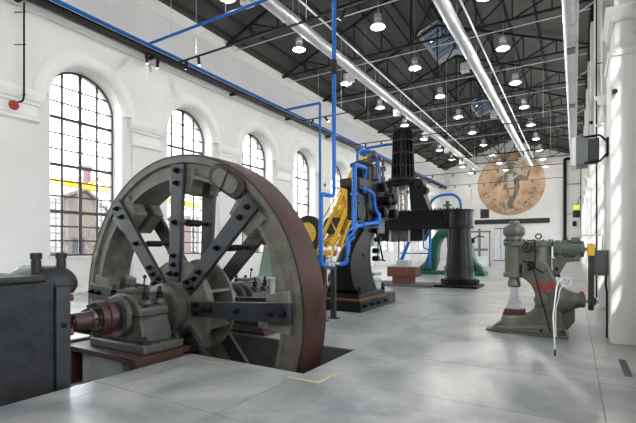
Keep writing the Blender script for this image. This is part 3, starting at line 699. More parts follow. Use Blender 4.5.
pipe([(-5.55,11.5,4.0),(-5.55,11.5,4.62),(-5.3,11.95,4.66),(-5.1,12.05,4.3),(-5.1,12.05,3.6)],.045,ch,.2)
for x,y,z,r,h in ((-5.0,11.75,2.75,.16,.30),(-5.0,12.0,3.1,.14,.34),(-4.98,12.45,3.2,.18,.30),(-4.95,12.5,2.75,.15,.28),(-4.98,11.7,3.5,.12,.26)):
    MB().lathe([(r*.5,0),(r,.03),(r,h-.04),(r*.6,h)],(x,y,z),(1,0,0),16).build('valve_drum','black_paint',ch)
    MB().lathe([(r*1.15,0),(r*1.15,.05)],(x,y,z),(1,0,0),12).build('drum_flange','dark_iron',ch)
for x,y in ((-5.15,12.5),(-5.35,12.75),(-5.1,11.9)):
    MB().lathe([(.05,0),(.08,.02),(.08,.16),(.04,.2),(.04,.42),(.08,.43),(.08,.48)],(x,y,3.75),(0,0,1),12).build('relief_valve','bearing_grey',ch)

# supply pipe dropping from above to the valve stand
sp = T('supply_pipe', 'tall blue supply pipe dropping from the roof to the valve stand', 'pipe', (-5.0,8.44,1.3))
MB().tube(fillet([(-16.2,9.06,12.07),(-5.0,9.06,12.07),(-5.0,9.06,2.95),(-5.0,8.44,2.95),(-5.0,8.44,1.31),(-5.0,8.80,1.27)],.12),.052,12).build('pipe_run','blue_paint',sp,smooth=60)
MB().cyl((-5.0,9.06,5.9),(-5.0,9.06,6.25),.075,n=12).build('coupling','rubber',sp,label='dark rubber coupling')
vsd = T('valve_stand', 'two-legged dark valve stand between the flywheel and the swan-neck hammer', 'stand', (-5.0,8.8,0))
MB().box(-5.05,-4.95,8.52,8.60,0,1.22).build('post','dark_iron',vsd,bev=.01); MB().box(-5.06,-4.94,8.98,9.08,0,1.22).build('post','dark_iron',vsd,bev=.01)
MB().box(-5.10,-4.90,8.46,8.66,0,.02).build('foot_plate','dark_iron',vsd); MB().box(-5.12,-4.88,8.92,9.14,0,.02).build('foot_plate','dark_iron',vsd)
MB().box(-5.05,-4.95,8.50,9.12,1.20,1.25).build('crossbar','dark_iron',vsd)
MB().cyl((-4.93,8.56,.9),(-4.93,8.56,1.22),.02,n=8).build('red_handle','red_paint',vsd)
for y in (8.78,8.92):
    v = MB().lathe([(.035,0),(.06,.02),(.06,.09),(.03,.12),(.03,.20),(.05,.21),(.05,.24)],(-5.0,y,1.25),(0,0,1),14).build('valve','steel_bright',vsd)
    MB().lathe([(.03,0),(.075,.0),(.075,.015),(.03,.015)],(-5.0,y,1.49),(0,0,1),16).build('handwheel','steel_bright',v)
MB().tube(fillet([(-5.0,8.70,1.33),(-5.0,9.10,1.33),(-4.95,9.30,1.30)],.05),.04,10).build('manifold','steel_bright',vsd)
pipe([(-4.97,9.25,1.30),(-4.90,9.32,1.30),(-4.82,9.36,1.34),(-4.80,9.36,1.44)],.05,vsd,.05)
MB().cyl((-5.0,9.08,1.52),(-5.0,9.14,1.62),.045,n=10).build('red_cap','red_paint',vsd)

# ================================================================ BRIDGE STEAM HAMMER (behind)
BX, BY = -6.95, 19.3
bh = T('bridge_hammer', 'tall black steam hammer with riveted bridge girder carried on a round flared column', 'machine', (BX,BY,0))
for cx_ in (-4.35,-9.55):
    c = MB().lathe([(.80,0),(.80,.10),(.74,.14),(.74,.22),(.68,.26),(.63,.34),(.60,.6),(.53,1.4),(.48,2.2),(.47,2.52)],(cx_,BY,.10),(0,0,1),40).build('column','black_gloss',bh,smooth=50)
    MB().box(cx_-.88,cx_+.88,BY-.88,BY+.88,0,.11).build('column_base','black_paint',bh,bev=.02)
    for k in range(12):
        a = 2*PI*k/12+.13; bolt((cx_+.77*math.cos(a),BY+.77*math.sin(a),.20),(0,0,1),.05,'black_paint',c,h=.09)
    MB().lathe([(.50,0),(.60,0),(.60,.08),(.55,.10),(.55,.72),(.60,.74),(.60,.82),(.3,.82)],(cx_,BY,2.55),(0,0,1),40).build('column_head','black_gloss',bh)
GY = BY-.40
for y in (BY-.40,BY+.36):
    MB().box(-9.55,-4.35,y,y+.04,2.58,3.35).build('girder_web','black_paint',bh)
MB().box(-9.6,-4.3,BY-.52,BY+.52,3.33,3.39).build('girder_flange','black_paint',bh,bev=.005); MB().box(-9.6,-4.3,BY-.52,BY+.52,2.54,2.60).build('girder_flange','black_paint',bh,bev=.005)
MB().box(-9.5,-4.4,BY-.44,BY-.40,3.22,3.33).build('girder_angle','black_paint',bh); MB().box(-9.5,-4.4,BY-.44,BY-.40,2.60,2.71).build('girder_angle','black_paint',bh)
rv = MB()
for k in range(38):
    x = -9.4+k*.132
    for z in (3.275,2.655): rv.lathe([(.034,0),(.028,.02),(.008,.03)],(x,BY-.44,z),(0,-1,0),6)
    rv.lathe([(.036,0),(.036,.05),(.014,.075)],(x,BY-.48,3.39),(0,0,1),6)
rv.build('rivet_row','dark_iron',bh)['kind'] = 'stuff'
for x in (-8.2,-5.75,-5.0):
    MB().box(x-.02,x+.02,BY-.43,BY-.40,2.6,3.3).build('stiffener','black_paint',bh)
# ram guides hanging under the girder
MB().prism([(-8.28,2.54),(-7.52,2.54),(-7.52,2.02),(-8.02,2.02)],'xz',BY-.35,BY+.35).build('ram_guide','black_paint',bh,bev=.02)
MB().prism([(-5.68,2.54),(-6.48,2.54),(-6.48,2.02),(-5.95,2.02)],'xz',BY-.35,BY+.35).build('ram_guide','black_paint',bh,bev=.02)
MB().box(-7.42,-6.58,BY-.30,BY+.30,2.0,2.55).build('ram','bearing_grey',bh,bev=.03)
MB().box(-7.52,-7.42,BY-.32,BY+.32,1.98,2.54).build('guide_rail','steel_pale',bh); MB().box(-6.58,-6.48,BY-.32,BY+.32,1.98,2.54).build('guide_rail','steel_pale',bh)
MB().cyl((BX-.08,BY-.32,.9),(BX-.08,BY-.32,2.6),.03,n=8).build('trip_rod','dark_iron',bh)
# cylinder tower above the girder
MB().lathe([(.70,0),(.70,.12),(.50,.16),(.44,.3),(.40,1.6),(.40,2.30),(.46,2.32),(.46,2.42),(.3,2.45)],(BX,BY,4.82),(0,0,1),16).build('cylinder','black_paint',bh,smooth=20)
for k in range(16):
    a = 2*PI*k/16+.2
    MB().hexa([(BX+r*math.cos(a)-w*math.sin(a),BY+r*math.sin(a)+w*math.cos(a),4.95) for r,w in ((.40,-.03),(.40,.03),(.56,.03),(.56,-.03))],[(BX+r*math.cos(a)-w*math.sin(a),BY+r*math.sin(a)+w*math.cos(a),7.15) for r,w in ((.36,-.03),(.36,.03),(.46,.03),(.46,-.03))]).build('lagging_rib','black_gloss',bh)
for z in (5.5,6.1,6.7): MB().lathe([(.40,0),(.50,0),(.50,.05),(.40,.05)],(BX,BY,z),(0,0,1),24,closed=True).build('cylinder_band','dark_iron',bh)
MB().box(-7.95,-5.95,BY-.45,BY+.45,4.62,4.84).build('entablature','black_paint',bh,bev=.03)
MB().prism([(-6.55,4.65),(-6.05,4.65),(-5.60,3.39),(-6.45,3.39)],'xz',BY-.34,BY+.34).build('standard','black_paint',bh,bev=.02)
MB().prism([(-7.35,4.65),(-7.85,4.65),(-8.30,3.39),(-7.45,3.39)],'xz',BY-.34,BY+.34).build('standard','black_paint',bh,bev=.02)
for sx in (-1,1): MB().cyl((BX+sx*.20,BY-.1,3.39),(BX+sx*.20,BY-.1,4.62),.07,n=12).build('piston_rod','steel_bright',bh)
MB().cyl((BX,BY-.25,3.39),(BX,BY-.25,4.62),.04,n=10).build('valve_rod','wood_brown',bh)
MB().lathe([(.18,0),(.30,.0),(.30,.08),(.2,.1),(.16,.3)],(BX,BY,4.28),(0,0,1),20).build('stuffing_box','steel_bright',bh)
for x,z,r,h in ((-6.0,4.55,.22,.5),(-5.8,4.3,.18,.45),(-7.95,4.6,.26,.55)):
    MB().lathe([(r*.6,0),(r,.03),(r,h-.05),(r*.6,h)],(x,BY-.62,z),(0,1,0),18).build('valve_drum','black_paint',bh)
MB().box(-8.6,-7.9,BY-.5,BY+.3,3.5,4.75).build('steam_chest','dark_iron',bh,bev=.05)
MB().lathe([(.25,0),(.32,.02),(.32,.12),(.22,.15),(.22,.7),(.3,.72),(.3,.82),(.12,.85)],(-8.2,BY-.2,4.75),(0,0,1),20).build('throttle_valve','dark_iron',bh)
for x,z in ((-8.05,5.35),(-8.35,5.5),(-7.75,5.3)):
    MB().lathe([(.10,0),(.15,.03),(.15,.2),(.07,.25),(.07,.5),(.13,.52),(.13,.58)],(x,BY-.5,z),(0,0,1),12).build('relief_valve','bearing_grey',bh)
MB().cyl((-7.72,BY-.6,5.65),(-7.65,BY-.6,5.65),.07,n=12).build('red_cap','red_paint',bh)
pipe([(-8.75,BY-.3,5.2),(-8.75,BY-.3,6.55),(-7.6,BY-.2,6.62),(-7.42,BY-.1,6.62)],.06,bh,.1)
pipe([(-8.92,BY-.3,4.6),(-8.92,BY-.3,6.45)],.12,bh,.1)
pipe([(-5.80,BY-.55,2.55),(-5.80,BY-.55,1.7),(-5.55,BY-.55,1.62)],.03,bh,.1)
# anvil
av = T('anvil', 'rust-red stepped anvil block under the bridge hammer ram', 'anvil', (BX,18.7,0))
MB().box(-7.08,-6.22,18.25,18.95,.10,.42).build('block','anvil_red',av,bev=.02); MB().box(-7.30,-5.98,18.2,19.0,.42,.85).build('head','anvil_red',av,bev=.02)
MB().box(-6.9,-6.38,18.3,18.9,.85,1.15).build('lower_die','steel_pale',av,bev=.02)
tag(MB().prism([(-8.3,17.7),(-5.3,18.2),(-5.3,19.8),(-8.3,19.8)],'xy',0,.10).build('anvil_base_plate','pit_concrete',bev=.02),'flat dark steel plate on the floor under the rust-red anvil','plate')

# ================================================================ PNEUMATIC HAMMER ON THE RIGHT
ph = T('power_hammer', 'olive-grey pneumatic forging hammer with red lettering beside the right wall', 'machine', (-.85,9.5,0))
base = MB().rings([[(-1.58,9.35,z),(-1.30,9.20,z),(-.10,9.16,z),(-.10,9.84,z),(-1.30,9.80,z),(-1.58,9.65,z)] for z in (0,.05)])
base.build('base','hammer_olive',ph,bev=.012)
prof = [(-1.50,.05),(-1.38,.17),(-1.28,.22),(-1.28,.34),(-.93,.36),(-.77,.42),(-.69,.52),(-.66,.66),(-.67,.82),(-.74,.98),(-.86,1.10),(-.90,1.16),(-.90,1.40),(-.78,1.46),(-.52,1.44),(-.42,1.36),(-.33,1.12),(-.26,.75),(-.20,.45),(-.14,.05)]
MB().prism(prof,'xz',9.27,9.73).build('frame','hammer_olive',ph,bev=.045,seg=4)
MB().prism([(-1.52,.04),(-1.40,.12),(-1.0,.16),(-.6,.22),(-.16,.18),(-.12,.04)],'xz',9.20,9.80).build('foot_flare','hammer_olive',ph,bev=.04,seg=3)
MB().lathe([(.165,0),(.20,.0),(.205,.04),(.205,.08),(.175,.10),(.175,.62),(.20,.64),(.205,.70),(.175,.73),(.165,.74),(.165,.83),(.195,.85),(.21,.88),(.21,.98),(.19,1.02),(.13,1.05),(.10,1.07),(.10,1.12),(.08,1.14)],(-1.06,9.5,1.11),(0,0,1),32).build('ram_cylinder','hammer_olive',ph)
for k in range(10):
    a = 2*PI*k/10+.3; bolt((-1.06+.185*math.cos(a),9.5+.185*math.sin(a),1.84),(0,0,1),.018,'dark_iron',ph,h=.025)
MB().lathe([(.225,0),(.225,.52),(.255,.54),(.26,.58),(.26,.62),(.23,.64),(.06,.66)],(-.62,9.5,1.20),(0,0,1),32).build('pump_cylinder','hammer_olive',ph)
MB().box(-.98,-.74,9.34,9.66,1.36,1.78).build('cylinder_web','hammer_olive',ph,bev=.03)
for k in range(10):
    a = 2*PI*k/10+.1; bolt((-.62+.24*math.cos(a),9.5+.24*math.sin(a),1.83),(0,0,1),.016,'dark_iron',ph,h=.025)
MB().tube([(-.62+.05*math.sin(2*PI*k/16),9.5,1.93-.05*math.cos(2*PI*k/16)) for k in range(17)],.014,8).build('eyebolt','dark_iron',ph)
MB().lathe([(.10,0),(.12,.02),(.12,.10),(.10,.13),(.10,.2)],(-1.06,9.5,.91),(0,0,1),20).build('ram_gland','hammer_olive',ph)
MB().box(-1.13,-.99,9.43,9.57,.62,.95).build('ram','steel_pale',ph,bev=.008)
MB().box(-1.16,-.93,9.40,9.60,.56,.66).build('upper_die','steel_pale',ph,bev=.01)
MB().box(-1.19,-.94,9.38,9.62,.47,.56).build('lower_die','steel_pale',ph,bev=.01)
MB().prism([(-1.27,.34),(-.86,.36),(-.86,.47),(-1.22,.48)],'xz',9.36,9.64).build('anvil_cap','plate_red',ph,bev=.01)
MB().lathe([(.125,0),(.125,.02),(.11,.03)],(-.56,9.27,.70),(0,-1,0),24).build('side_cover','hammer_olive',ph,bev=.003)
for x,z,y in ((-.66,1.58,9.28),(-.60,1.66,9.275),(-.46,1.28,9.27)):
    bolt((x,y,z),(0,-1,0),.03,'hammer_olive',ph,h=.05)
for x,z in ((-.20,.14),(-.55,.12),(-.95,.10)): bolt((x,9.20,z),(0,-1,0),.025,'dark_iron',ph,h=.04)
# control gear
MB().lathe([(.05,0),(.07,0),(.07,.10),(.05,.13)],(-.80,9.345,1.70),(0,-1,0),20).build('control_valve','hammer_olive',ph)
MB().lathe([(.04,0),(.08,0),(.08,.05),(.03,.08)],(-.72,9.27,1.36),(0,-1,0),18).build('control_valve','dark_iron',ph)
MB().tube(fillet([(-.80,9.22,1.84),(-.66,9.22,1.86),(-.66,9.20,1.4)],.03),.012,8).build('control_rod','black_paint',ph)
MB().tube([(-.72,9.18,1.36),(-.52,9.18,1.22)],.016,8).build('hand_lever','black_paint',ph); MB().tube([(-.72,9.18,1.36),(-.78,9.18,1.26)],.022,8).build('hand_lever','black_paint',ph)
MB().tube([(-.70,9.2,1.33),(-.40,9.19,.12)],.011,8).build('treadle_rod','black_paint',ph)
MB().tube(fillet([(-1.1,9.14,.12),(-1.1,9.10,.10),(-.6,9.10,.10),(-.6,9.18,.12)],.04),.014,8).build('treadle_bar','hammer_olive',ph)
MB().tube([(-.80+.075*math.cos(2*PI*k/18),9.21,1.70+.075*math.sin(2*PI*k/18)) for k in range(19)],.010,6).build('handwheel','black_paint',ph)
for a in (.3,1.35,2.4): MB().tube([(-.80-.075*math.cos(a),9.21,1.70-.075*math.sin(a)),(-.80+.075*math.cos(a),9.21,1.70+.075*math.sin(a))],.007,6).build('handwheel_spoke','black_paint',ph)
MB().tube([(-.72+.06*math.cos(2*PI*k/14),9.18,1.36+.06*math.sin(2*PI*k/14)) for k in range(15)],.012,6).build('linkage_ring','black_paint',ph)
MB().tube(fillet([(-.88,9.24,1.45),(-.80,9.20,1.42),(-.72,9.18,1.44)],.03),.012,6).build('control_rod','black_paint',ph)
# motor on its bracket
MB().prism([(-.38,1.50),(.08,1.50),(.08,1.46),(-.14,1.42),(-.24,1.22),(-.35,1.10)],'xz',9.42,9.62).build('motor_bracket','hammer_olive',ph,bev=.01)
mo = MB().lathe([(.06,0),(.15,0),(.175,.04),(.175,.12),(.16,.13),(.16,.46),(.15,.50),(.07,.52)],(-.36,9.5,1.68),(1,0,0),32).build('motor','motor_green',ph)
for k in range(18):
    a = 2*PI*k/18; 
    MB().bar((-.22,9.5+.163*math.cos(a),1.68+.163*math.sin(a)),(.09,9.5+.163*math.cos(a),1.68+.163*math.sin(a)),.012,.02,up=(0,math.cos(a),math.sin(a))).build('cooling_fin','motor_green',mo)
MB().box(-.06,.08,9.36,9.52,1.80,1.90).build('terminal_box','motor_green',mo,bev=.015)
MB().tube([(-.16+.03*math.sin(2*PI*k/12),9.5,1.88-.03*math.cos(2*PI*k/12)) for k in range(13)],.008,6).build('lifting_eye','dark_iron',mo)
for x in (-.25,.05): MB().box(x-.05,x+.05,9.34,9.66,1.50,1.56).build('motor_foot','motor_green',mo)
MB().cyl((.16,9.5,1.68),(.34,9.5,1.68),.03,n=12).build('motor_shaft','steel_bright',mo)
# crank gear case and belt drive
MB().lathe([(.30,0),(.30,.06),(.27,.10),(.20,.22),(.15,.30),(.15,.34)],(-.28,9.5,.70),(1,0,0),32).build('crank_case','hammer_olive',ph)
MB().prism([(-.18,.05),(.0,.30),(.0,.7),(-.22,.95)],'xz',9.45,9.55).build('case_web','hammer_olive',ph,bev=.02)
MB().lathe([(.10,0),(.13,0),(.13,.10),(.10,.12)],(.05,9.5,.70),(1,0,0),20).build('shaft_bearing','hammer_olive',ph)
MB().box(.07,.15,9.44,9.56,.80,.88).build('grease_cup','red_paint',ph,bev=.01)
MB().cyl((.10,9.5,.70),(.38,9.5,.70),.035,n=12).build('crank_shaft','steel_bright',ph)
blt = []
for s,zc,r in ((1,1.68,.09),(-1,.70,.17)):
    for q in range(13):
        t = (0 if s > 0 else PI)+PI*q/12; blt.append((9.5+r*math.cos(t), zc+r*math.sin(t)))
MB().prism(blt,'yz',.21,.30).build('belt_guard','belt_dark',ph,bev=.01)
MB().prism([(9.40,1.55),(9.60,1.55),(9.60,1.69),(9.57,1.76),(9.5,1.785),(9.43,1.76),(9.40,1.69)],'yz',.195,.315).build('guard_cap','yellow_paint',ph,bev=.01)
MB().cyl((.30,9.5,.70),(.34,9.5,.70),.07,n=12).build('pulley_boss','dark_iron',ph)
for k in range(4):
    MB().lathe([(.02,0),(.035,.02),(.035,.05),(.02,.06)],(-.33+.03*k,9.35,1.30-.13*k),(1,0,0),10).build('oil_nipple','dark_iron',ph)
# red lettering on the frame
def lettering(txt, size, x, z, name):
    cu = bpy.data.curves.new(name,'FONT'); cu.body = txt; cu.size = size; cu.extrude = .002; cu.align_x = 'CENTER'; cu.offset = .0025
    tmp = bpy.data.objects.new(name, cu); COL.objects.link(tmp)
    bpy.context.view_layer.update()
    me = bpy.data.meshes.new_from_object(tmp.evaluated_get(bpy.context.evaluated_depsgraph_get()))
    bpy.data.objects.remove(tmp); me.materials.clear(); me.materials.append(MATS['red_letter'])
    o = link(name, me, ph); o.location = Vector((x,9.266,z))-world_loc(ph); o.rotation_euler = (PI/2,0,0); return o
lettering('B\u00caCH\u00c9', .125, -.500, .950, 'lettering')
lettering('& GROHS', .066, -.485, .870, 'lettering')
hz = T('air_hose', 'white hose coiled and hanging in front of the olive pneumatic hammer', 'hose', (-.27,7.68,0))
pts = [(-.27,7.70,.012),(-.28,7.70,.3),(-.30,7.8,.6),(-.27,8.4,1.05),(-.22,8.95,1.13),(-.14,9.08,1.16)]
for k in range(30):
    t = 2*PI*k/14; pts.append((-.14+.085*math.sin(t), 9.08-.003*k, 1.075+.085*math.cos(t)))
pts += [(-.24,9.0,.95),(-.26,8.95,.75),(-.30,8.97,.62),(-.31,9.0,.3),(-.30,9.02,.06)]
P = [Vector(p) for p in pts]
MB().tube(fillet(P,.08,3),.011,8).build('hose','hose_white',hz,smooth=60)
MB().cyl((-.27,7.70,0),(-.27,7.70,.10),.018,n=10).build('hose_end','coupling_red',hz)

# ================================================================ RIGHT WALL FITTINGS
ht = T('fan_heater', 'white and dark fan heater box on a bent black bracket high on the right pier', 'heater', (.2,10,3.3))
MB().box(-.06,.02,9.72,10.28,3.30,3.86).build('louvre_frame','white_paint',ht,bev=.015)
for k in range(7): MB().box(-.075,-.045,9.76,10.24,3.35+k*.07,3.365+k*.07).build('louvre','white_paint',ht)
MB().box(.02,.22,9.72,10.28,3.32,3.86).build('casing','grey_box',ht,bev=.01)
MB().box(.22,.40,9.78,10.22,3.38,3.82).build('fan_shroud','frame_steel',ht,bev=.01)
for z in (3.34,3.84):
    MB().tube(fillet([(.15,9.70,z),(.40,9.66,z),(.535,9.66,3.59+(z-3.59)*.35)],.03),.018,8).build('bracket','black_paint',ht)
MB().box(.50,.54,9.56,9.76,3.42,3.76).build('wall_plate','black_paint',ht,bev=.005)
jb = T('switch_box', 'grey electrical switch box mounted on the right pier behind the belt guard', 'switch box', (.4,10,1.2))
MB().box(.30,.54,9.62,10.0,1.18,1.66).build('box','grey_box',jb,bev=.015); MB().box(.33,.51,9.61,9.62,1.22,1.62).build('cover','grey_box',jb,bev=.004)
MB().tube(fillet([(.45,9.8,1.66),(.45,9.8,1.95),(.05,9.9,1.95)],.03),.012,8).build('conduit','galvanised',jb)
MB().tube(fillet([(.50,9.65,1.18),(.49,9.62,1.0),(.51,9.60,.9),(.51,9.60,.02)],.08),.018,8).build('cable','rubber',jb)
MB().box(.50,.53,9.57,9.63,.30,.36).build('cable_clip','blue_paint',jb)
tag(MB().lathe([(.02,0),(.03,.01),(.03,.06),(.045,.07),(.045,.10),(.015,.11)],(.60,9.20,4.45),(0,-1,0),12).build('wall_lamp','rubber',bev=.004),'small dark round lamp high on the near right pier','wall lamp')
sg = T('signal_tower', 'yellow and black signal boxes hanging on a cable by the right wall', 'signal', (.05,16,2.2))
MB().cyl((.16,16,2.0),(.16,16,5.2),.014,n=8).build('cable','rubber',sg)
MB().box(-.04,.12,15.9,16.08,2.93,3.06).build('yellow_box','signal_yellow',sg,bev=.02); MB().box(-.06,.14,15.88,16.1,2.68,2.90).build('control_box','rubber',sg,bev=.02); MB().box(-.07,.05,15.9,16.08,2.40,2.56).build('control_box','rubber',sg,bev=.02)
MB().bar((.05,16,3.06),(.16,16,3.4),.02,.02).build('hanger','rubber',sg); MB().bar((.16,16,5.2),(.56,16,5.2),.03,.03).build('hanger','rubber',sg)
cd = T('cable_conduit', 'thin dark conduit running up the right wall pier with side branches', 'conduit', (.5,14.4,0))
MB().tube([(.52,14.39,.3),(.52,14.39,11.5)],.018,8).build('riser','black_paint',cd)
for z in (5.15,6.9,9.2): MB().tube([(.52,14.39,z),(.66,14.37,z)],.014,6).build('branch','black_paint',cd)
for k,z in enumerate((6.6,5.6,5.9,7.4)):
    o = tag(MB().lathe([(.05,0),(.07,.02),(.07,.10),(.05,.12)],(.60,20.1+BAY*0.5*k-.3,z),(-1,0,0),10).build('junction_box','dark_iron',bev=.003),'%s small dark junction box along the upper right wall' % ORD[k],'junction box','junction boxes on the right wall')

# ================================================================ MACHINES FARTHER BACK
gm = T('green_hammer', 'dark green arch-legged forging hammer behind the black column', 'machine', (-6.8,28,0))
MB().box(-9.0,-4.7,27.3,28.7,0,.22).build('base','green_paint',gm,bev=.04)
for s in (-1,1):
    out = [(2.05,.22),(1.95,.5),(1.60,.8),(1.42,1.2),(1.36,1.7),(1.22,2.2),(.90,2.65),(.55,2.9),(.25,2.95),(.25,2.45),(.55,2.25),(.72,1.9),(.80,1.4),(.80,.9),(.92,.5),(1.05,.22)]
    lg = MB().prism([(-6.85+s*a,b) for a,b in out],'xz',27.6,28.4).build('leg','green_paint',gm,bev=.06,seg=3)
    MB().prism([(-6.85+s*a,b) for a,b in ((1.95,.25),(1.5,.8),(1.15,.8),(1.1,.25))],'xz',27.5,27.62).build('leg_rib','green_paint',lg,bev=.02)
    for a in (1.2,1.5,1.8): bolt((-6.85+s*a,27.42,.22),(0,0,1),.06,'dark_iron',lg,h=.1)
MB().lathe([(.42,0),(.50,.02),(.50,.12),(.40,.15),(.40,1.05),(.50,1.07),(.50,1.2),(.2,1.25)],(-6.85,28,2.75),(0,0,1),28).build('cylinder','green_paint',gm)
MB().box(-7.45,-6.25,27.5,28.5,2.5,2.85).build('head','green_paint',gm,bev=.04)
MB().lathe([(.14,0),(.22,.04),(.22,.2),(.12,.24),(.12,.45),(.30,.47),(.30,.55),(.12,.57),(.12,.75),(.05,.8)],(-7.05,27.9,3.95),(0,0,1),20).build('top_valve','green_paint',gm)
MB().lathe([(.14,0),(.2,.04),(.2,.2),(.28,.22),(.28,.28),(.1,.3),(.1,.45)],(-6.40,27.8,3.8),(0,0,1),20).build('top_valve','green_paint',gm)
pipe([(-8.0,27.3,.4),(-8.0,27.3,4.7),(-7.4,27.3,5.08),(-6.5,27.5,5.08),(-6.2,27.8,4.7),(-6.2,27.8,3.8)],.08,gm,.5)
pipe([(-8.0,27.25,3.05),(-9.0,27.2,3.05),(-9.9,27.2,.9)],.12,gm,.3); pipe([(-8.0,27.25,1.35),(-10.0,27.25,1.35)],.04,gm,.1)
MB().box(-7.2,-6.5,27.7,28.3,.22,.55).build('anvil','anvil_red',gm,bev=.03); MB().box(-7.05,-6.65,27.75,28.25,1.7,2.5).build('ram','dark_iron',gm,bev=.02)
MB().box(-5.7,-5.3,27.35,27.6,2.0,2.3).build('lever_box','black_paint',gm,bev=.02); MB().tube([(-5.5,27.4,2.2),(-5.0,27.3,2.45),(-4.7,27.3,2.35)],.035,6).build('hand_lever','black_paint',gm)

gf = T('pipe_gantry', 'grey tubular gantry frame standing far behind the green hammer', 'frame', (-7.8,42,0))
for x in (-8.85,-6.75): MB().box(x-.05,x+.05,41.95,42.05,0,3.2).build('post','grey_box',gf)
MB().box(-8.95,-6.65,41.94,42.06,3.15,3.3).build('beam','grey_box',gf)
MB().box(-7.75,-7.55,41.9,42.1,.9,3.5).build('hoist_column','grey_box',gf); MB().box(-8.4,-6.9,41.85,42.15,1.45,1.65).build('table','grey_box',gf,bev=.02)
for x in (-8.2,-7.1): MB().box(x-.2,x+.2,41.9,42.1,1.65,2.3).build('jaw','galvanised',gf,bev=.02)
MB().box(-8.3,-7.0,41.7,42.3,.0,.9).build('pedestal','white_paint',gf,bev=.03)
cb = T('display_cabinet', 'pale grey cabinet with glazed doors by the far end wall', 'cabinet', (-8.2,60,0))
MB().box(-9.1,-7.4,59.7,60.3,0,4.3).build('body','grey_box',cb,bev=.03)
for k in range(2): 
    d = MB().box(-9.05+k*.84,-8.28+k*.84,59.66,59.7,.15,4.15).build('door','galvanised',cb); MB().box(-8.34+k*.1,-8.31+k*.1,59.62,59.66,1.7,2.1).build('handle','dark_iron',d)
sbx = T('pillar_cabinet', 'narrow tall white cabinet on the far right of the end wall', 'cabinet', (-2.0,61.5,0))
MB().box(-2.6,-1.5,61.3,62.0,0,2.9).build('body','white_paint',sbx,bev=.03); MB().box(-2.5,-1.6,61.26,61.3,.2,2.8).build('door','moulding',sbx)

# pale green machine behind the flywheel
PX, PY = -10.1, 13.2
pm = T('green_press', 'pale green tapered press standing behind the flywheel', 'machine', (PX,PY,0))
MB().box(PX-.62,PX+.75,PY-.5,PY+.5,0,.14).build('base','pale_green',pm,bev=.03)
MB().loft([(.14,PX-.5,PX+.5,PY-.4,PY+.4),(.55,PX-.46,PX+.46,PY-.4,PY+.4),(.65,PX-.36,PX+.36,PY-.32,PY+.32),(1.2,PX-.27,PX+.25,PY-.25,PY+.25),(1.75,PX-.20,PX+.16,PY-.2,PY+.2),(2.25,PX-.12,PX+.10,PY-.15,PY+.15)]).build('frame','pale_green',pm,bev=.04)
MB().lathe([(.10,0),(.16,0),(.16,.12),(.05,.15)],(PX-.22,PY-.4,.42),(0,-1,0),20).build('gear_cover','pale_green',pm)
MB().lathe([(.08,0),(.13,.02),(.13,.3),(.06,.33)],(PX-.05,PY-.2,1.95),(0,-1,0),16).build('top_bearing','dark_iron',pm)
for k in range(3): MB().lathe([(.09,0),(.09,.50),(.11,.52),(.11,.6),(.05,.62)],(PX+.15+.22*k,PY-.62,.0),(0,0,1),14).build('cylinder','steel_pale',pm)

# yellow slewing crane
yc = T('jib_crane', 'yellow lattice jib crane with a big dark-rimmed pulley behind the flywheel', 'crane', (-9.2,15,0))
MB().lathe([(.55,0),(.55,.12),(.35,.2),(.28,1.2),(.34,1.22),(.34,1.4)],(-9.1,15.2,0),(0,0,1),24).build('pedestal','dark_iron',yc)
MB().box(-9.6,-8.4,14.95,15.5,1.4,1.62).build('turntable','yellow_paint',yc,bev=.03)
for y in (15.0,15.4): MB().bar((-9.4,y,1.6),(-9.4,y,2.35),.16,.06,up=(0,1,0)).build('side_frame','yellow_paint',yc)
w = MB().lathe([(.46,0),(.68,0),(.73,.04),(.73,.26),(.68,.30),(.46,.30)],(-9.42,14.72,2.30),(0,1,0),40,closed=True).build('pulley_rim','rubber',yc)
MB().lathe([(.05,.06),(.47,.06),(.47,.14),(.05,.14)],(-9.42,14.72,2.30),(0,1,0),40).build('pulley_disc','yellow_paint',yc)
for k in range(6):
    a = k*PI/3; MB().cyl((-9.42+.28*math.cos(a),14.765,2.3+.28*math.sin(a)),(-9.42+.28*math.cos(a),14.79,2.3+.28*math.sin(a)),.06,n=10).build('lightening_hole','plinth_white',yc)
MB().cyl((-9.42,14.66,2.3),(-9.42,15.5,2.3),.08,n=14).build('axle','dark_iron',yc)
A = [Vector((-8.95,14.85,1.75)),Vector((-8.30,14.85,1.75)),Vector((-8.95,15.5,1.75)),Vector((-8.30,15.5,1.75))]
B = [Vector((-7.25,15.05,5.05)),Vector((-6.92,15.05,4.95)),Vector((-7.25,15.35,5.05)),Vector((-6.92,15.35,4.95))]
for a, b in zip(A,B): MB().bar(a,b,.15,.15).build('boom_chord','yellow_paint',yc)
n = 6
for i,j in ((0,1),(2,3),(0,2),(1,3)):
    for k in range(n):
        a = A[i].lerp(B[i],k/n); b = A[j].lerp(B[j],(k+1)/n)
        if k % 2: a = A[j].lerp(B[j],k/n); b = A[i].lerp(B[i],(k+1)/n)
        MB().bar(a,b,.055,.05).build('boom_lacing','yellow_paint',yc)
MB().bar((-9.45,15.2,2.2),(-7.15,15.2,5.3),.05,.05).build('tie_rod','yellow_paint',yc)
MB().lathe([(.05,0),(.20,0),(.24,.04),(.24,.10),(.20,.14),(.05,.14)],(-7.02,15.12,5.02),(0,1,0),24).build('head_sheave','yellow_paint',yc)
MB().lathe([(.3,0),(.36,0),(.36,.5),(.3,.5)],(-8.35,14.9,2.6),(0,1,0),24).build('winch_drum','dark_iron',yc)
mbk = T('motor_unit', 'small blue and yellow motor unit on the floor behind the valve stand', 'motor', (-7.7,14.2,0))
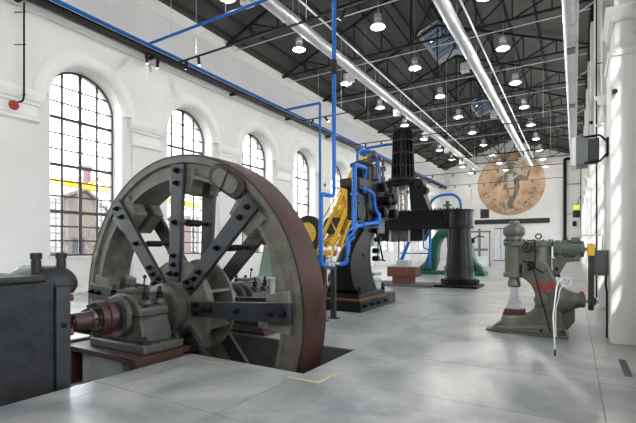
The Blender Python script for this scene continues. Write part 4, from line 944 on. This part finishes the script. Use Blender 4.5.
MB().box(-8.1,-7.3,13.9,14.5,0,.3).build('base','dark_iron',mbk,bev=.02); MB().lathe([(.1,0),(.24,.02),(.24,.5),(.1,.52)],(-8.0,14.2,.54),(1,0,0),20).build('motor','dark_iron',mbk); MB().box(-7.7,-7.45,14.0,14.4,.3,.9).build('gear_box','yellow_paint',mbk,bev=.03)

# ================================================================ END WALL
Y1M = Y1; mu = T('round_mural', 'large round sepia mural of a walking figure on the white end wall', 'mural', (-7.5,Y1,6.2))
MX, MZ, MR = -7.5, 10.35, 4.22
MB().lathe([(MR,0),(MR,.06),(MR-.02,.07)],(MX,Y1,MZ),(0,-1,0),72).build('disc','mural_sand',mu)
MB().lathe([(1.62,.071),(1.70,.071),(1.70,.085),(1.62,.085)],(MX+.1,Y1,MZ+1.75),(0,-1,0),48,closed=True).build('halo_ring','mural_rust',mu)
MB().lathe([(1.60,.071),(.3,.074),(.3,.078),(1.60,.078)],(MX+.1,Y1,MZ+1.75),(0,-1,0),48,closed=True).build('halo','mural_pale',mu)
def flat(poly, name, m, y0=.075, y1=.10): return MB().prism([(MX+a,MZ+b) for a,b in poly],'xz',Y1-y1,Y1-y0).build(name,m,mu,smooth=0)
flat([(-.55,2.3),(-.25,2.75),(.2,2.75),(.45,2.35),(.3,1.8),(-.35,1.8)],'head','mural_dark')
flat([(-.9,2.35),(-.3,3.0),(.35,2.95),(.9,2.5),(.3,2.55),(-.3,2.55)],'hat','mural_dark',.10,.12)
flat([(-.5,1.75),(.4,1.75),(1.0,1.3),(1.9,.9),(2.3,1.8),(2.5,1.6),(2.1,.3),(1.1,.5),(1.2,-.7),(-.9,-.7),(-.8,.4),(-1.4,.3),(-1.8,-.3),(-2.1,-.1),(-1.6,.9),(-.9,1.3)],'coat','mural_dark')
flat([(-.3,1.4),(.3,1.4),(.5,-.5),(-.4,-.5)],'shirt','mural_pale',.10,.115)
flat([(-.6,-.6),(1.1,-.6),(.9,-1.4),(.3,-2.7),(.5,-3.3),(-.2,-3.35),(-.4,-2.8),(-.1,-1.5)],'trousers','mural_dark')
flat([(-.2,-.7),(.5,-.7),(.3,-1.6),(-.05,-1.6)],'sash','mural_pale',.10,.115)
flat([(-2.6,-1.0),(-2.5,-1.15),(3.4,2.65),(3.3,2.8)],'staff','mural_pale',.10,.13)
random.seed(11)
for k in range(85):
    a = math.radians(random.uniform(196,346)); r = min(3.98, 3.35+random.gauss(0,.33)); c = (r*math.cos(a), r*math.sin(a)); s = random.uniform(.07,.20); ph0 = random.uniform(0,PI)
    flat([(c[0]+s*1.5*math.cos(q*PI/3)*math.cos(ph0)-s*.7*math.sin(q*PI/3)*math.sin(ph0),c[1]+s*1.5*math.cos(q*PI/3)*math.sin(ph0)+s*.7*math.sin(q*PI/3)*math.cos(ph0)) for q in range(6)],'painted_leaf','mural_pale' if k % 3 else 'mural_dark',.071,.078+.0001*k)
tag(MB().box(-12.1,-2.8,Y1-.22,Y1,5.0,5.62).build('wall_beam','brown_beam',bev=.02),'long dark brown steel beam fixed to the end wall under the mural','beam')
tag(MB().box(-11.35,-10.2,Y1-.10,Y1,5.85,7.1).build('wall_panel','brown_beam',bev=.02),'dark square panel on the end wall left of the mural','panel')
dp = T('downpipe', 'black elbowed pipe running down the end wall right of the mural', 'pipe', (-1.0,62.7,3))
MB().tube(fillet([(.2,62.7,13.0),(-1.1,62.7,13.0),(-1.1,62.7,2.9)],.15),.19,12).build('pipe_run','black_paint',dp); MB().cyl((-1.1,62.7,2.6),(-1.1,62.7,3.0),.24,n=12).build('pipe_foot','black_paint',dp)
for z in (9.8,6.0): MB().tube([(-1.1,62.8,z),(.9,62.8,z)],.04,6).build('branch_pipe','black_paint',dp)

# ================================================================ OVERHEAD
rl = T('crane_rail', 'long black crane rail girder on brackets along the left wall', 'rail', (-15.8,26,10))
MB().box(-15.86,-15.74,Y0+.2,Y1-1.2,10.12,10.30).build('web','truss_steel',rl); MB().box(-15.90,-15.68,Y0+.2,Y1-1.2,10.28,10.32).build('flange','truss_steel',rl); MB().box(-15.88,-15.70,Y0+.2,Y1-1.2,10.09,10.13).build('flange','truss_steel',rl)
for c in [LC[2]-BAY/2]+PIL:
    if c < Y1-2: MB().box(-16.12,-15.72,c-.06,c+.06,9.98,10.10).build('bracket','truss_steel',rl)
tag(MB().tube([(-15.60,Y0+.3,10.38),(-15.60,Y1-1.4,10.38)],.075,10).build('wall_pipe','blue_paint',smooth=60),'blue pipe running along the top of the black crane rail','pipe')
cp2 = T('cross_pipe', 'blue pipe crossing the hall overhead from the left wall', 'pipe', (-10,11.9,10.4))
MB().tube(fillet([(-15.6,11.9,10.42),(-3.0,11.9,10.42),(-3.0,11.9,10.8)],.1),.055,12).build('pipe_run','blue_paint',cp2,smooth=60)
for x in (-14.2,-11.2,-7.5,-5.3): MB().cyl((x,11.9,10.47),(x,11.9,roofz(x)),.012,n=6).build('hanger_rod','galvanised',cp2)
cp3 = T('cross_pipe', 'blue pipe branching from the rail and dropping behind the valve stand', 'pipe', (-14,21.9,10.3))
MB().tube(fillet([(-15.6,21.9,10.36),(-13.04,21.9,10.36),(-13.04,21.9,.1)],.12),.075,10).build('pipe_run','blue_paint',cp3,smooth=60)

def track(y, z, x0, x1, label, spots, rods):
    t = T('light_track', label, 'track', (x0,y,z), 'spotlight tracks')
    MB().box(x0,x1,y-.035,y+.035,z-.03,z+.03).build('bar','truss_steel',t,smooth=0)
    for x in rods: MB().cyl((x,y,z+.03),(x,y,roofz(x)),.012,n=6).build('hanger_rod','galvanised',t)
    return t
def spot_proto():
    t = T('spotlight','','spotlight')
    MB().lathe([(.055,0),(.065,.01),(.065,.34),(.05,.36)],(0,0,-.42),(0,0,1),16).build('body','rubber',t)
    MB().lathe([(.05,0),(.05,.006)],(0,0,-.426),(0,0,1),16).build('lens','spot_glow',t)
    MB().box(-.015,.015,-.09,-.065,-.25,-.02).build('yoke','rubber',t); MB().box(-.03,.03,-.09,.03,-.03,0).build('clip','rubber',t)
    return t
SP = spot_proto(); sp_used = [False]; 
def spot(x, y, z, rx, ry, label):
    o = SP if not sp_used[0] else copy_tree(SP); sp_used[0] = True
    o.location = (x,y,z); o.rotation_euler = (rx,ry,0); o['label'] = label; o['group'] = 'black track spotlights'
TR = [(13.4,10.16,-15.55,-2.0,'nearest'),(23.9,10.2,-15.55,-10.2,'second nearest'),(31.7,10.2,-15.55,-1.0,'third nearest'),(42.0,10.3,-15.55,-1.0,'fourth nearest'),(51.0,10.45,-15.55,-1.0,'fifth nearest'),(60.5,10.4,-15.3,-1.2,'farthest')]
for y,z,x0,x1,w in TR:
    track(y,z,x0,x1,'%s black spotlight track hung across the hall' % w,None,[x0+1.2+(x1-x0-2)*k/2 for k in range(3)])
spots = [(-15.8,11.95,10.07,.1,.1,'black spotlight under the crane rail, nearest the camera'),(-15.8,12.55,10.07,.0,.2,'black spotlight under the crane rail, second from the camera'),
 (-14.9,13.4,10.13,.2,.6,'tilted black spotlight on the nearest track, left of the pair'),(-14.2,13.4,10.13,0,-.1,'upright black spotlight on the nearest track, right of the pair'),(-6.9,13.4,10.13,.2,.8,'black spotlight on the nearest track beside the tall blue pipe'),
 (-14.7,23.9,10.17,.1,.7,'black spotlight on the second track, nearer the left wall'),(-13.9,23.9,10.17,.1,-.7,'black spotlight on the second track, farther from the left wall')]
for k in range(3): spots.append((-14.5+1.3*k,31.7,10.17,.1,.5-.5*k,'%s black spotlight from the left on the third track' % ORD[k]))
for k in range(5): spots.append((-14.4+2.6*k,42.0,10.27,.1,.4-.2*k,'%s black spotlight from the left on the fourth track' % ORD[k]))
for k in range(5): spots.append((-14.6+2.4*k,51.0,10.42,.1,.4-.2*k,'%s black spotlight from the left on the fifth track' % ORD[k]))
for k in range(6): spots.append((-14.2+1.9*k,60.5,10.37,.2,.3-.1*k,'%s black spotlight from the left on the farthest track' % ORD[k]))
for s in spots: spot(s[0],s[1],s[2]+.02,*s[3:])

def duct(x, z, r, y0, y1, label, boots):
    t = T('ventilation_duct', label, 'duct', (x,y0,z), 'round ventilation ducts')
    MB().cyl((x,y0,z),(x,y1,z),r,n=28).build('pipe','galvanised',t)
    y = y0+1.0
    while y < y1: 
        MB().lathe([(r-.01,0),(r+.014,0),(r+.014,.05),(r-.01,.05)],(x,y,z),(0,1,0),28,closed=True).build('seam_band','galvanised',t)
        MB().cyl((x,y+.6,z+r),(x,y+.6,max(z+r+.2,min(roofz(x)-.2,ZB+.0))),.012,n=6).build('hanger_rod','galvanised',t) if int((y-y0)/1.5) % 3 == 0 else None
        y += 1.5
    for (yy,sx) in boots:
        b = MB().hexa([(x+sx*r*.6,yy-.16,z-.16),(x+sx*(r+.45),yy-.22,z-.26),(x+sx*(r+.45),yy+.22,z-.26),(x+sx*r*.6,yy+.16,z-.16)],[(x+sx*r*.6,yy-.16,z+.14),(x+sx*(r+.45),yy-.22,z+.10),(x+sx*(r+.45),yy+.22,z+.10),(x+sx*r*.6,yy+.16,z+.14)]).build('outlet_boot','galvanised',t)
        MB().box(x+sx*(r+.25)-.2,x+sx*(r+.25)+.2,yy-.2,yy+.2,z-.33,z-.27).build('diffuser','white_paint',b)
duct(-10.55,11.6,.27,Y0+.3,57.5,'long galvanised ventilation duct on the left side of the ceiling',[(13.0,-1),(22.0,-1),(29.5,-1),(36.5,-1),(43.5,-1),(50.0,-1)])
duct(-4.6,11.6,.27,Y0+.3,57.5,'long galvanised ventilation duct on the right side of the ceiling',[(24.0,-1),(33.5,-1),(43.5,-1),(52.0,-1)])
dt = T('ventilation_duct','galvanised duct running along the right wall just under the roof','duct',(-.12,10,9),'round ventilation ducts')
MB().cyl((-.12,Y0+.3,9.0),(-.12,44,9.0),.22,n=28).build('pipe','galvanised',dt)
for k in range(28):
    y = 6+k*1.4; MB().lathe([(.21,0),(.232,0),(.232,.04),(.21,.04)],(-.12,y,9.0),(0,1,0),28,closed=True).build('seam_band','galvanised',dt)
for y in (17.8,24.7,36.0): MB().box(-.25,.01,y-.25,y+.25,8.74,8.80).build('grille','grey_box',dt,bev=.01); 
for k in range(6): MB().bar((.05,10+6*k,9.2),(.60,10+6*k,9.5),.03,.03).build('hanger','galvanised',dt)
for k,(x,z,l) in enumerate(((-10.1,12.3,'left'),(-4.2,12.3,'right'))):
    tag(MB().tube([(x,Y0+.3,z),(x,56,z)],.045,8).build('service_pipe','galvanised',smooth=60),'thin grey pipe running beside the %s ceiling duct' % l,'pipe')

for k in range(6):
    y = 17.9+BAY*k
    tag(MB().tube([(XL+.15,y,12.62),(.6,y,12.62)],.028,6).build('electric_conduit','galvanised',smooth=60),'thin pale conduit crossing the hall under the %s truss in view' % ORD[k],'conduit','overhead conduits')
# pendant lamps in three rows
def lamp_proto():
    t = T('pendant_lamp','','lamp')
    MB().lathe([(.05,0),(.17,.0),(.18,.03),(.18,.20),(.16,.24),(.06,.26)],(0,0,.34),(0,0,1),20).build('gear_housing','galvanised',t)
    MB().lathe([(.07,0),(.07,.12)],(0,0,.24),(0,0,1),14).build('neck','galvanised',t)
    s = MB().lathe([(.08,.26),(.16,.24),(.24,.17),(.30,.07),(.33,0),(.32,0),(.29,.06),(.23,.15),(.15,.22),(.08,.24)],(0,0,0),(0,0,1),28,closed=True).build('shade','lamp_shade',t)
    MB().lathe([(.31,.012),(.31,.024),(.1,.03)],(0,0,0),(0,0,1),28).build('lens','lamp_lens',s)
    MB().lathe([(.03,.015),(.03,-.03),(.07,-.06),(.05,-.085),(.01,-.09)],(0,0,0),(0,0,1),12).build('bulb','lamp_lens',s)
    MB().cyl((0,0,.58),(0,0,1.98),.008,n=5).build('suspension_wire','galvanised',t)
    return t
LP = lamp_proto(); first = True; LAMPS = []
lamp_light = bpy.data.lights.new('lamp_light','POINT'); lamp_light.energy = 42; lamp_light.color = (1.0,.975,.93); lamp_light.shadow_soft_size = .07
for ri,(x,nm) in enumerate(((-11.95,'left'),(-7.66,'middle'),(-3.1,'right'))):
    n = 0
    for k in range(-5,9):
        y = 18.0+BAY*k
        o = LP if first else copy_tree(LP); first = False
        o.location = (x,y,11.72); n += 1
        for w_ in o.children:
            if w_.name.startswith('suspension_wire'): w_.scale.z = ((ZA+.30 if nm == 'middle' and any(a <= y <= b for a,b in SKY) else roofz(x))-11.72-.58)/1.4; w_.location.z = .58*(1-w_.scale.z)
        LAMPS.append(o)
        o['label'] = '%s bell-shaped pendant lamp from the camera in the %s ceiling row' % (ORD[n-1], nm); o['group'] = 'bell-shaped pendant lamps'
for o in LAMPS:
    ll = bpy.data.objects.new('lamp_light', lamp_light); COL.objects.link(ll); ll.parent = o; ll.location = (0,0,-.16)

# red call button and conduit at the left wall
cb_ = T('alarm_bell', 'small round red alarm bell on a black conduit on the left wall', 'alarm', (-16.1,7.05,6.4))
MB().lathe([(.05,0),(.14,0),(.16,.03),(.14,.09),(.05,.12)],(-16.02,6.95,6.45),(1,0,0),20).build('bell','red_paint',cb_)
MB().tube(fillet([(-16.0,7.0,6.55),(-16.0,7.22,6.66),(-15.95,7.24,6.8),(-15.95,7.24,10.0)],.08),.03,8).build('conduit','black_paint',cb_)
for z in (6.9,8.6,9.7): MB().bar((-16.3,7.1,z),(-15.95,7.3,z),.03,.02).build('clip','black_paint',cb_)
cb2 = T('alarm_bell', 'tiny red alarm button on the wall between the fourth and fifth windows', 'alarm', (-16.1,27.9,6.4))
MB().lathe([(.05,0),(.12,0),(.12,.06),(.04,.08)],(-16.2,27.9,6.45),(1,0,0),16).build('button','red_paint',cb2); MB().box(-16.24,-16.20,27.7,28.1,6.3,6.6).build('plate','white_paint',cb2)
